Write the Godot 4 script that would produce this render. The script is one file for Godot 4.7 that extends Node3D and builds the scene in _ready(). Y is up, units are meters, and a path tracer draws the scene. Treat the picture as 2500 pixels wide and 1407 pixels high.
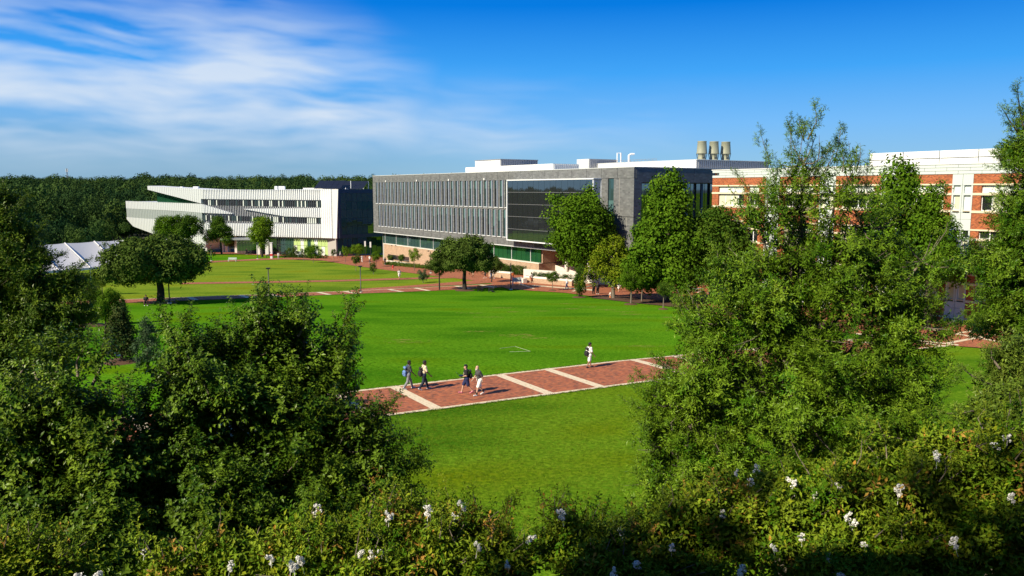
extends Node3D
# A campus lawn seen from a terrace: brick paths, a grey block hall, a white finned library, a red brick hall, trees.

const PROFILE := [[-400.0, 0.0], [55.0, 0.0], [85.0, -1.2], [115.0, -2.6], [145.0, -3.3], [180.0, -4.6], [225.0, -6.2], [300.0, -10.0], [340.0, -13.0], [420.0, -11.0], [700.0, -3.0], [1000.0, 4.0], [1600.0, 6.0], [6000.0, 6.0]]
const ALONG := Vector2(0.8945, -0.447)     # the campus grid: the walks run this way
const ACROSS := Vector2(0.447, 0.8945)
const EXPOSURE := 1.55

var M := {}
var boxes := {}
var taken := {}
var rng := RandomNumberGenerator.new()

# ---------------------------------------------------------------- small helpers
func gy(z: float) -> float:
	var d := -z
	for i in PROFILE.size() - 1:
		if d <= PROFILE[i + 1][0]:
			var t: float = (d - PROFILE[i][0]) / (PROFILE[i + 1][0] - PROFILE[i][0])
			return lerpf(PROFILE[i][1], PROFILE[i + 1][1], clampf(t, 0.0, 1.0))
	return 6.0

func onground(x: float, z: float, lift := 0.0) -> Vector3:
	return Vector3(x, gy(z) + lift, z)

func lin(r: float, g: float, b: float) -> Color:
	return Color(r, g, b).linear_to_srgb()

func mat(c: Color, rough := 0.8, metal := 0.0, spec := 0.5) -> StandardMaterial3D:
	var m := StandardMaterial3D.new()
	m.albedo_color = c.linear_to_srgb()
	m.roughness = rough
	m.metallic = metal
	m.metallic_specular = spec
	return m

func noise_tex(freq: float, seed_: int, ramp: Array, size := 512, octaves := 4, normal := false, strength := 4.0) -> NoiseTexture2D:
	var n := FastNoiseLite.new()
	n.noise_type = FastNoiseLite.TYPE_SIMPLEX_SMOOTH
	n.frequency = freq
	n.seed = seed_
	n.fractal_octaves = octaves
	var t := NoiseTexture2D.new()
	t.width = size
	t.height = size
	t.seamless = true
	t.noise = n
	if normal:
		t.as_normal_map = true
		t.bump_strength = strength
	else:
		var g := Gradient.new()
		var offs := PackedFloat32Array()
		var cols := PackedColorArray()
		for r in ramp:
			offs.append(r[0])
			cols.append(r[1])
		g.offsets = offs
		g.colors = cols
		t.color_ramp = g
	return t

func numbered(called: String) -> String:
	taken[called] = taken.get(called, -1) + 1
	return called if taken[called] == 0 else "%s_%03d" % [called, taken[called]]

func tag(o: Node, label := "", category := "", group := "", kind := "") -> Node:
	if label: o.set_meta("label", label)
	if category: o.set_meta("category", category)
	if group: o.set_meta("group", group)
	if kind: o.set_meta("kind", kind)
	return o

func thing(called: String, label: String, category: String, at := Vector3.ZERO, turn := 0.0, group := "") -> Node3D:
	var o := Node3D.new()
	o.name = numbered(called)
	add_child(o)
	o.position = at
	o.rotation.y = turn
	tag(o, label, category, group)
	return o

func part(called: String, mesh: Mesh, m: Material, parent: Node, at := Transform3D.IDENTITY) -> MeshInstance3D:
	var o := MeshInstance3D.new()
	o.mesh = mesh
	o.material_override = m
	o.name = called if parent != self else numbered(called)
	o.transform = at
	parent.add_child(o, true)
	return o

func box(called: String, lo: Vector3, hi: Vector3, m: Material, parent: Node) -> MeshInstance3D:
	var size := (hi - lo).abs()
	var key := "%.3f %.3f %.3f" % [size.x, size.y, size.z]
	if not boxes.has(key):
		var b := BoxMesh.new()
		b.size = size
		boxes[key] = b
	return part(called, boxes[key], m, parent, Transform3D(Basis.IDENTITY, (lo + hi) / 2.0))

func quad(st: SurfaceTool, a: Vector3, b: Vector3, c: Vector3, d: Vector3) -> void:   # a b c d counter-clockwise seen from the front
	for v in [a, c, b, a, d, c]:
		st.add_vertex(v)

func blok(st: SurfaceTool, lo: Vector3, hi: Vector3) -> void:
	var p := [Vector3(lo.x, lo.y, lo.z), Vector3(hi.x, lo.y, lo.z), Vector3(hi.x, hi.y, lo.z), Vector3(lo.x, hi.y, lo.z), Vector3(lo.x, lo.y, hi.z), Vector3(hi.x, lo.y, hi.z), Vector3(hi.x, hi.y, hi.z), Vector3(lo.x, hi.y, hi.z)]
	for f in [[4, 5, 6, 7], [1, 0, 3, 2], [5, 1, 2, 6], [0, 4, 7, 3], [7, 6, 2, 3], [0, 1, 5, 4]]:
		quad(st, p[f[0]], p[f[1]], p[f[2]], p[f[3]])

func begin() -> SurfaceTool:
	var st := SurfaceTool.new()
	st.begin(Mesh.PRIMITIVE_TRIANGLES)
	st.set_smooth_group(-1)
	return st

func done(st: SurfaceTool) -> ArrayMesh:
	st.generate_normals()
	return st.commit()

func solid(called: String, lo: Vector3, hi: Vector3, m: Material, parent: Node) -> MeshInstance3D:
	# a box whose vertices stay in the parent's axes, so that a triplanar pattern runs on from piece to piece
	var st := begin()
	blok(st, lo, hi)
	return part(called, done(st), m, parent)

func tube(st: SurfaceTool, path: Array, radii: Array, sides := 6, caps := true) -> void:
	var rings := []
	var ref := Vector3(0.31, 0.2, 0.93)
	for i in path.size():
		var dir: Vector3 = (path[mini(i + 1, path.size() - 1)] - path[maxi(i - 1, 0)]).normalized()
		var s := dir.cross(ref).normalized()
		var t := s.cross(dir)
		var ring := []
		for k in sides:
			var a := TAU * k / sides
			ring.append(path[i] + (s * cos(a) + t * sin(a)) * radii[i])
		rings.append(ring)
	st.set_smooth_group(0)
	for i in path.size() - 1:
		for k in sides:
			var k2 := (k + 1) % sides
			quad(st, rings[i][k], rings[i + 1][k], rings[i + 1][k2], rings[i][k2])
	if caps:
		st.set_smooth_group(-1)
		for k in sides:
			for v in [path[-1], rings[-1][(k + 1) % sides], rings[-1][k]]: st.add_vertex(v)
			for v in [path[0], rings[0][k], rings[0][(k + 1) % sides]]: st.add_vertex(v)

func lathe(st: SurfaceTool, prof: Array, sides := 16, at := Vector3.ZERO) -> void:   # prof of Vector2(radius, height), bottom to top
	st.set_smooth_group(0)
	for i in prof.size() - 1:
		for k in sides:
			var a := TAU * k / sides
			var b := TAU * (k + 1) / sides
			var p: Vector2 = prof[i]
			var q: Vector2 = prof[i + 1]
			quad(st, at + Vector3(p.x * cos(a), p.y, -p.x * sin(a)), at + Vector3(p.x * cos(b), p.y, -p.x * sin(b)), at + Vector3(q.x * cos(b), q.y, -q.x * sin(b)), at + Vector3(q.x * cos(a), q.y, -q.x * sin(a)))
	st.set_smooth_group(-1)

func drape(called: String, poly: Array, lift: float, m: Material, parent: Node = null) -> MeshInstance3D:
	# a sheet laid on the sloping ground, cut where the slope changes
	var st := begin()
	for i in PROFILE.size() - 1:
		var z1: float = -PROFILE[i][0]
		var z2: float = -PROFILE[i + 1][0]
		var slab := PackedVector2Array([Vector2(-7000, z1), Vector2(7000, z1), Vector2(7000, z2), Vector2(-7000, z2)])
		for piece in Geometry2D.intersect_polygons(PackedVector2Array(poly), slab):
			var idx := Geometry2D.triangulate_polygon(piece)
			for k in range(0, idx.size(), 3):
				var t := [piece[idx[k]], piece[idx[k + 1]], piece[idx[k + 2]]]
				if (t[1] - t[0]).cross(t[2] - t[0]) < 0.0: t = [t[0], t[2], t[1]]
				for p in t:
					st.set_uv(Vector2(p.dot(ALONG), p.dot(ACROSS)))
					st.add_vertex(onground(p.x, p.y, lift))
	st.generate_normals()
	st.generate_tangents()
	return part(called, st.commit(), m, parent if parent else self)

func strip(c0: Vector2, dir: Vector2, t0: float, t1: float, half: float) -> Array:
	var p := Vector2(-dir.y, dir.x)
	return [c0 + dir * t0 - p * half, c0 + dir * t1 - p * half, c0 + dir * t1 + p * half, c0 + dir * t0 + p * half]

func ground_stuff(called: String, label: String, poly: Array, lift: float, m: Material) -> MeshInstance3D:
	var o := drape(called, poly, lift, m)
	tag(o, label, "", "", "structure")
	return o

func course_tex(size: Vector2i, rows: int, cols: int, stagger: float, joint: int, tones: Array, mortar: Color, seed_: int) -> ImageTexture:
	# the fine coursing of masonry too far away to tell its units apart
	var im := Image.create(size.x, size.y, false, Image.FORMAT_RGB8)
	im.fill(mortar)
	var r := RandomNumberGenerator.new()
	r.seed = seed_
	var h := size.y / rows
	var w := size.x / cols
	for y in rows:
		var off := int(w * stagger) if y % 2 else 0
		for x in cols + 1:
			var c: Color = tones[r.randi() % tones.size()]
			var f := r.randf_range(0.9, 1.1)
			c = Color(c.r * f, c.g * f, c.b * f)
			if x == cols and off == 0: continue
			im.fill_rect(Rect2i(x * w - off, y * h, w - joint, h - joint), c)
	return ImageTexture.create_from_image(im)
# ---------------------------------------------------------------- sky
func sky_at(el: float, az: float, streak: FastNoiseLite, fine: FastNoiseLite, broad: FastNoiseLite) -> Color:
	# el and az in degrees; az 0 straight ahead, negative to the left. Linear colour before exposure.
	var stops := [[0.0, Color(0.36, 0.58, 0.74)], [1.6, Color(0.30, 0.57, 0.80)], [4.5, Color(0.19, 0.51, 0.95)], [8.0, Color(0.055, 0.38, 0.94)], [12.5, Color(0.002, 0.20, 0.76)], [25.0, Color(0.03, 0.155, 0.54)], [55.0, Color(0.06, 0.155, 0.41)], [90.0, Color(0.065, 0.15, 0.37)]]
	var c: Color = stops[-1][1]
	for i in stops.size() - 1:
		if el <= stops[i + 1][0]:
			c = stops[i][1].lerp(stops[i + 1][1], (el - stops[i][0]) / (stops[i + 1][0] - stops[i][0]))
			break
	if el < 60.0:
		# a bank of cirrus over the left, drawn out in streaks, and thin haze below it
		var warp := broad.get_noise_2d(az * 1.3, el * 3.0)
		var slant := el + (az + 20.0) * 0.045 + warp * 1.1
		var s := streak.get_noise_2d(az * 0.9, slant * 4.6) * 0.72 + fine.get_noise_2d(az * 2.0, slant * 15.0) * 0.27
		var b := broad.get_noise_2d(az * 1.6 + 300.0, el * 4.0) * 0.55
		var side := smoothstep(-3.5, -17.0, az + warp * 5.0 + (el - 7.0) * 0.5) * smoothstep(-175.0, -110.0, az)
		var band := smoothstep(0.3, 5.0, el) * smoothstep(17.0, 8.0, el + s * 2.5)
		var density := clampf(0.54 + s * 1.35 + b, 0.0, 1.0) * side * band
		var thin := clampf(0.22 + s * 1.2 + b * 0.5, 0.0, 1.0) * smoothstep(0.5, 3.0, el) * smoothstep(9.0, 4.0, el) * smoothstep(17.0, -3.0, az) * 0.45
		var veil := 0.55 * smoothstep(10.0, -22.0, az) * smoothstep(9.0, 0.0, el)
		c = c.lerp(Color(0.20, 0.345, 0.50), veil)
		c = c.lerp(Color(0.72, 0.81, 0.92), clampf(maxf(density * 0.86, thin), 0.0, 1.0))
	return c

func make_sky() -> Image:
	var w := 4096
	var h := 2048
	var streak := FastNoiseLite.new()
	streak.seed = 11
	streak.frequency = 0.055
	streak.fractal_octaves = 4
	var fine := FastNoiseLite.new()
	fine.seed = 23
	fine.frequency = 0.07
	fine.fractal_octaves = 5
	var broad := FastNoiseLite.new()
	broad.seed = 5
	broad.frequency = 0.035
	broad.fractal_octaves = 3
	var data := PackedFloat32Array()
	data.resize(w * h * 3)
	var cut := int(h * 0.33)         # above this row (el about 30) no detail is needed
	for y in h:
		var el := 90.0 - (y + 0.5) / h * 180.0
		if el < 0.0:
			break
		var step := 1 if y > cut else 8
		var x := 0
		while x < w:
			var az := fposmod((x + 0.5) / w * 360.0 + 180.0, 360.0) - 180.0
			var detail := step == 1 and az > -70.0 and az < 50.0
			var run := 1 if detail else 8
			var c := sky_at(el, az + (0.0 if detail else 0.47), streak, fine, broad)
			for k in run:
				var i := (y * w + x + k) * 3
				data[i] = c.r / EXPOSURE
				data[i + 1] = c.g / EXPOSURE
				data[i + 2] = c.b / EXPOSURE
			x += run
	for y in range(h / 2, h):
		for x in range(0, w):
			var i := (y * w + x) * 3
			data[i] = 0.10
			data[i + 1] = 0.13
			data[i + 2] = 0.12
	return Image.create_from_data(w, h, false, Image.FORMAT_RGBF, data.to_byte_array())

# ---------------------------------------------------------------- materials
func make_materials() -> void:
	# lawns: colour from two scales of noise; no two sheets alike because their turf differs
	var turf := {"lawn_near": [Color(0.108, 0.208, 0.010), 1], "lawn_oval": [Color(0.082, 0.218, 0.008), 2], "lawn_far": [Color(0.165, 0.240, 0.020), 3]}
	for k in turf:
		var c: Color = turf[k][0]
		var m := StandardMaterial3D.new()
		m.albedo_texture = noise_tex(0.03, 40 + turf[k][1], [[0.0, (c * Color(0.52, 0.64, 0.6)).linear_to_srgb()], [0.40, (c * Color(0.88, 0.92, 0.9)).linear_to_srgb()], [0.62, (c * Color(1.12, 1.06, 1.1)).linear_to_srgb()], [1.0, (c * Color(1.55, 1.24, 2.0)).linear_to_srgb()]], 1024, 6)
		m.uv1_triplanar = true
		m.uv1_world_triplanar = true
		m.uv1_scale = Vector3(0.075, 0.1, 0.13)
		m.detail_enabled = true
		m.detail_blend_mode = BaseMaterial3D.BLEND_MODE_MUL
		m.detail_uv_layer = BaseMaterial3D.DETAIL_UV_2
		m.detail_albedo = noise_tex(0.006, 70 + turf[k][1], [[0.0, Color(0.62, 0.76, 0.74)], [0.45, Color(0.95, 0.97, 0.95)], [0.6, Color(1, 1, 1)], [1.0, Color(1.0, 0.88, 0.62)]], 512, 5)
		m.uv2_triplanar = true
		m.uv2_world_triplanar = true
		m.uv2_scale = Vector3(0.012, 0.012, 0.03)
		m.normal_enabled = true
		m.normal_texture = noise_tex(0.12, 90, [], 512, 5, true, 6.0)
		m.normal_scale = 0.3
		m.roughness = 0.95
		m.metallic_specular = 0.0
		M[k] = m
	# brick paving
	var p := StandardMaterial3D.new()
	p.albedo_texture = course_tex(Vector2i(1024, 1024), 64, 32, 0.5, 1, [lin(0.36, 0.105, 0.040), lin(0.38, 0.118, 0.046), lin(0.31, 0.085, 0.034), lin(0.40, 0.130, 0.052), lin(0.21, 0.078, 0.042), lin(0.33, 0.105, 0.04)], lin(0.26, 0.115, 0.06), 3)
	p.uv1_scale = Vector3(1.0 / 6.4, 1.0 / 6.4, 1)
	p.detail_enabled = true
	p.detail_blend_mode = BaseMaterial3D.BLEND_MODE_MUL
	p.detail_uv_layer = BaseMaterial3D.DETAIL_UV_2
	p.detail_albedo = noise_tex(0.02, 8, [[0.0, Color(0.7, 0.7, 0.72)], [0.35, Color(0.93, 0.93, 0.94)], [0.6, Color(1, 1, 1)], [1.0, Color(1.0, 0.97, 0.92)]], 512, 5)
	p.uv2_triplanar = true
	p.uv2_world_triplanar = true
	p.uv2_scale = Vector3(0.16, 0.16, 0.16)
	p.roughness = 0.85
	M.paving = p
	var cr := mat(Color(0.70, 0.60, 0.43), 0.85)
	cr.albedo_texture = noise_tex(0.02, 17, [[0.0, Color(0.82, 0.8, 0.76)], [0.5, Color(0.97, 0.96, 0.95)], [1.0, Color(1, 1, 1)]], 512, 5)
	cr.uv1_triplanar = true
	cr.uv1_world_triplanar = true
	cr.uv1_scale = Vector3(0.4, 0.4, 0.4)
	M.concrete = cr
	M.pale_concrete = mat(Color(0.66, 0.62, 0.55), 0.85)
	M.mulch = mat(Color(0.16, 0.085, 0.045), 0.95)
	M.mulch.albedo_texture = noise_tex(0.09, 31, [[0.0, Color(0.5, 0.45, 0.4)], [1.0, Color(1, 1, 1)]], 256, 4)
	M.mulch.uv1_triplanar = true
	M.mulch.uv1_scale = Vector3(0.6, 0.6, 0.6)
	M.straw = mat(Color(0.26, 0.27, 0.06), 0.95, 0.0, 0.0)
	M.chalk = mat(Color(0.34, 0.40, 0.24), 0.9)
	# grey block masonry, laid in courses
	var g := mat(Color.WHITE, 0.78)
	g.albedo_texture = course_tex(Vector2i(512, 512), 16, 8, 0.5, 2, [lin(0.120, 0.127, 0.132), lin(0.129, 0.136, 0.141), lin(0.112, 0.118, 0.123), lin(0.136, 0.143, 0.147), lin(0.124, 0.131, 0.136)], lin(0.145, 0.150, 0.150), 9)
	g.uv1_triplanar = true
	g.uv1_scale = Vector3(0.25, 0.25, 0.25)
	g.uv1_triplanar_sharpness = 8.0
	M.grey_block = g
	M.joint = mat(Color(0.30, 0.29, 0.27), 0.8)
	# red brick
	var b := mat(Color.WHITE, 0.85)
	b.albedo_texture = course_tex(Vector2i(512, 512), 32, 16, 0.5, 2, [lin(0.32, 0.082, 0.026), lin(0.36, 0.098, 0.032), lin(0.28, 0.068, 0.022), lin(0.39, 0.110, 0.036), lin(0.21, 0.052, 0.022)], lin(0.30, 0.15, 0.08), 21)
	b.uv1_triplanar = true
	b.uv1_scale = Vector3(0.32, 0.32, 0.32)
	b.uv1_triplanar_sharpness = 8.0
	M.red_brick = b
	var tb := mat(Color.WHITE, 0.85)
	tb.albedo_texture = course_tex(Vector2i(512, 512), 32, 16, 0.5, 2, [lin(0.38, 0.26, 0.17), lin(0.41, 0.285, 0.19), lin(0.35, 0.24, 0.155), lin(0.43, 0.30, 0.20)], lin(0.38, 0.29, 0.21), 22)
	tb.uv1_triplanar = true
	tb.uv1_scale = Vector3(0.32, 0.32, 0.32)
	tb.uv1_triplanar_sharpness = 8.0
	M.tan_brick = tb
	M.cream_stone = mat(Color(0.66, 0.58, 0.42), 0.8)
	M.pale_panel = mat(Color(0.52, 0.58, 0.57), 0.55)
	M.white_panel = mat(Color(0.66, 0.67, 0.66), 0.55)
	M.white_metal = mat(Color(0.70, 0.73, 0.76), 0.45)
	M.wing_metal = mat(Color(0.50, 0.535, 0.555), 0.45)
	M.soft_white = mat(Color(0.52, 0.55, 0.56), 0.5)
	M.ribbed = mat(Color(0.30, 0.31, 0.33), 0.5, 0.3)
	M.zinc = mat(Color(0.30, 0.34, 0.42), 0.45, 0.2)
	M.navy_metal = mat(Color(0.035, 0.045, 0.085), 0.4)
	M.dark_metal = mat(Color(0.02, 0.02, 0.022), 0.45)
	M.black_paint = mat(Color(0.012, 0.012, 0.013), 0.4)
	M.stack_paint = mat(Color(0.24, 0.25, 0.18), 0.6)
	M.interior = mat(Color(0.36, 0.35, 0.33), 0.85)
	M.glass_dark = mat(Color(0.20, 0.235, 0.26), 0.02, 0.92)
	M.glass_teal = mat(Color(0.07, 0.14, 0.145), 0.03, 0.6)
	M.glass_green = mat(Color(0.03, 0.16, 0.08), 0.03, 0.7)
	M.glass_lime = mat(Color(0.40, 0.54, 0.22), 0.15)
	M.blind = mat(Color(0.56, 0.58, 0.42), 0.7)
	M.blind_white = mat(Color(0.62, 0.68, 0.64), 0.6)
	M.solar = mat(Color(0.012, 0.013, 0.02), 0.2)
	M.tent = mat(Color(0.60, 0.60, 0.62), 0.55)
	M.tent.backlight_enabled = true
	M.tent.backlight = Color(0.35, 0.35, 0.35)
	M.bark = mat(Color(0.13, 0.10, 0.075), 0.95)
	M.bark_pale = mat(Color(0.30, 0.25, 0.19), 0.9)
	M.bark_dark = mat(Color(0.05, 0.042, 0.035), 0.95)
	for k in ["bark", "bark_pale", "bark_dark"]:
		M[k].albedo_texture = noise_tex(0.05, 55, [[0.0, Color(0.45, 0.45, 0.45)], [1.0, Color(1, 1, 1)]], 256, 4)
		M[k].uv1_triplanar = true
		M[k].uv1_scale = Vector3(2.5, 0.7, 2.5)
	# leaves: the colour comes with each copy
	for k in [["leaf_matt", 0.5, 0.16], ["leaf_glossy", 0.34, 0.22], ["leaf_far", 0.7, 0.1]]:
		var l := StandardMaterial3D.new()
		l.vertex_color_use_as_albedo = true
		l.albedo_color = Color.WHITE
		l.roughness = k[1]
		l.metallic_specular = k[2]
		l.backlight_enabled = true
		l.backlight = Color(0.24, 0.32, 0.06)
		M[k[0]] = l
	M.blind_teal = mat(Color(0.075, 0.15, 0.15), 0.2)
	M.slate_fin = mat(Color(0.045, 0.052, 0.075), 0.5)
	M.screen = mat(Color(0.27, 0.31, 0.31), 0.5)
	M.forest_floor = mat(Color(0.025, 0.03, 0.012), 1.0)
	M.petal = mat(Color(0.80, 0.80, 0.78), 0.7)
	M.petal.backlight_enabled = true
	M.petal.backlight = Color(0.4, 0.4, 0.4)
# ---------------------------------------------------------------- foliage
func leaf(st: SurfaceTool, at: Vector3, dir: Vector3, face: Vector3, length: float, width: float, fold: float, tint: Color) -> void:
	var side := dir.cross(face).normalized()
	var n := side.cross(dir).normalized()
	var m := at + dir * length * 0.5 - n * fold * width
	var l := at + dir * length * 0.42 - side * width * 0.5
	var r := at + dir * length * 0.42 + side * width * 0.5
	var t := at + dir * length - n * length * 0.12
	st.set_color(tint)
	for v in [at, l, m, at, m, r, l, t, m, m, t, r]:
		st.add_vertex(v)

func shoot(seed_: int, length: float, leaves: int, leaf_len: float, leaf_wid: float, spread: float, droop: float, twigs: int, twig_len: float, warm := 0.0) -> ArrayMesh:
	# one leafy shoot that grows up its own y axis, with side twigs
	var r := RandomNumberGenerator.new()
	r.seed = seed_
	var st := begin()
	var lines := [[Vector3.ZERO, Vector3(r.randf_range(-0.1, 0.1), 1, r.randf_range(-0.1, 0.1)).normalized(), length]]
	for k in twigs:
		var a := k * 2.4 + r.randf() * 0.8
		var t := (k + 0.6) / twigs
		lines.append([lines[0][1] * length * t * 0.85, Vector3(cos(a), r.randf_range(0.25, 0.8), sin(a)).normalized(), twig_len * (1.15 - 0.5 * t) * r.randf_range(0.7, 1.2)])
	st.set_color(Color(1.6, 0.95, 0.9))
	for L in lines:
		tube(st, [L[0], L[0] + L[1] * L[2]], [0.006, 0.002], 3, false)
	st.set_smooth_group(-1)
	var total := 0.0
	for L in lines: total += L[2]
	for L in lines:
		var n := int(round(leaves * L[2] / total))
		for i in n:
			var t := 0.12 + 0.9 * (i + r.randf() * 0.6) / n
			var a := i * 2.39996 + r.randf_range(-0.4, 0.4)
			var u: Vector3 = L[1].cross(Vector3(0.3, 0.1, 0.9)).normalized()
			var w: Vector3 = L[1].cross(u)
			var out := u * cos(a) + w * sin(a)
			var dir: Vector3 = (out * spread + L[1] * (0.55 + 0.5 * t) + Vector3(0, -droop, 0) + Vector3(r.randf_range(-0.25, 0.25), r.randf_range(-0.25, 0.25), r.randf_range(-0.25, 0.25))).normalized()
			var f := r.randf_range(0.7, 1.3)
			var tint := Color(f * (1.0 + warm * maxf(0.0, r.randf_range(-0.6, 1.0))), f, f * r.randf_range(0.7, 1.1))
			leaf(st, L[0] + L[1] * L[2] * t, dir, (Vector3.UP + out * 0.7 + L[1] * 0.3).normalized(), leaf_len * r.randf_range(0.7, 1.2), leaf_wid * r.randf_range(0.8, 1.2), 0.16, tint)
	return done(st)

func clump(seed_: int, n: int, size: float, leaf_len: float) -> ArrayMesh:
	# a handful of foliage for trees so far off that single leaves do not show
	var r := RandomNumberGenerator.new()
	r.seed = seed_
	var st := begin()
	for i in n:
		var p := Vector3(r.randfn(), r.randfn() * 0.75, r.randfn()) * 0.36 * size
		var out := (p + Vector3(0, 0.3 * size, 0) + Vector3(r.randf_range(-1, 1), r.randf_range(-1, 1), r.randf_range(-1, 1)) * 0.35 * size).normalized()
		var dir := out.cross(Vector3(r.randf_range(-1, 1), r.randf_range(-1, 1), r.randf_range(-1, 1))).normalized()
		dir = (dir + out * 0.35 + Vector3(0, -0.2, 0)).normalized()
		var f := r.randf_range(0.72, 1.28)
		leaf(st, p, dir, out, leaf_len * r.randf_range(0.7, 1.3), leaf_len * 0.62 * r.randf_range(0.8, 1.3), 0.12, Color(f, f, f * 0.95))
	return done(st)

func crown_copies(mesh: ArrayMesh, m: Material, where: Array, parent: Node, called := "crown") -> MultiMeshInstance3D:
	# where: [Transform3D, Color]
	var mm := MultiMesh.new()
	mm.transform_format = MultiMesh.TRANSFORM_3D
	mm.use_colors = true
	mm.mesh = mesh
	mm.instance_count = where.size()
	for i in where.size():
		mm.set_instance_transform(i, where[i][0])
		mm.set_instance_color(i, where[i][1])
	var o := MultiMeshInstance3D.new()
	o.name = called
	o.multimesh = mm
	o.material_override = m
	o.set_meta("kind", "stuff")
	parent.add_child(o, true)
	return o

func leaf_tone(r: RandomNumberGenerator, a: Color, b: Color) -> Color:
	var t := clampf(r.randfn(0.5, 0.28), 0.0, 1.0)
	if b.b > 0.0219 and b.b < 0.0221 and r.randf() < 0.05:      # crape myrtle: some shoots have turned orange
		return Color(0.34, 0.21, 0.045)
	var f := r.randf_range(0.85, 1.15)
	return Color(lerpf(a.r, b.r, t) * f, lerpf(a.g, b.g, t) * f, lerpf(a.b, b.b, t) * f)

func shoot_basis(r: RandomNumberGenerator, axis: Vector3, s: float) -> Basis:
	var y := axis.normalized()
	var x := y.cross(Vector3(0.13, 0.21, 0.97)).normalized()
	var b := Basis(x, y, x.cross(y))
	return b * Basis(Vector3.UP, r.randf() * TAU) * Basis.from_scale(Vector3(s, s, s))

func in_lobes(p: Vector3, lobes: Array, skip: int, depth: float) -> bool:
	for i in lobes.size():
		if i != skip:
			var q: Vector3 = (p - lobes[i][0]) / lobes[i][1]
			if q.length_squared() < depth * depth: return true
	return false

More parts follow.
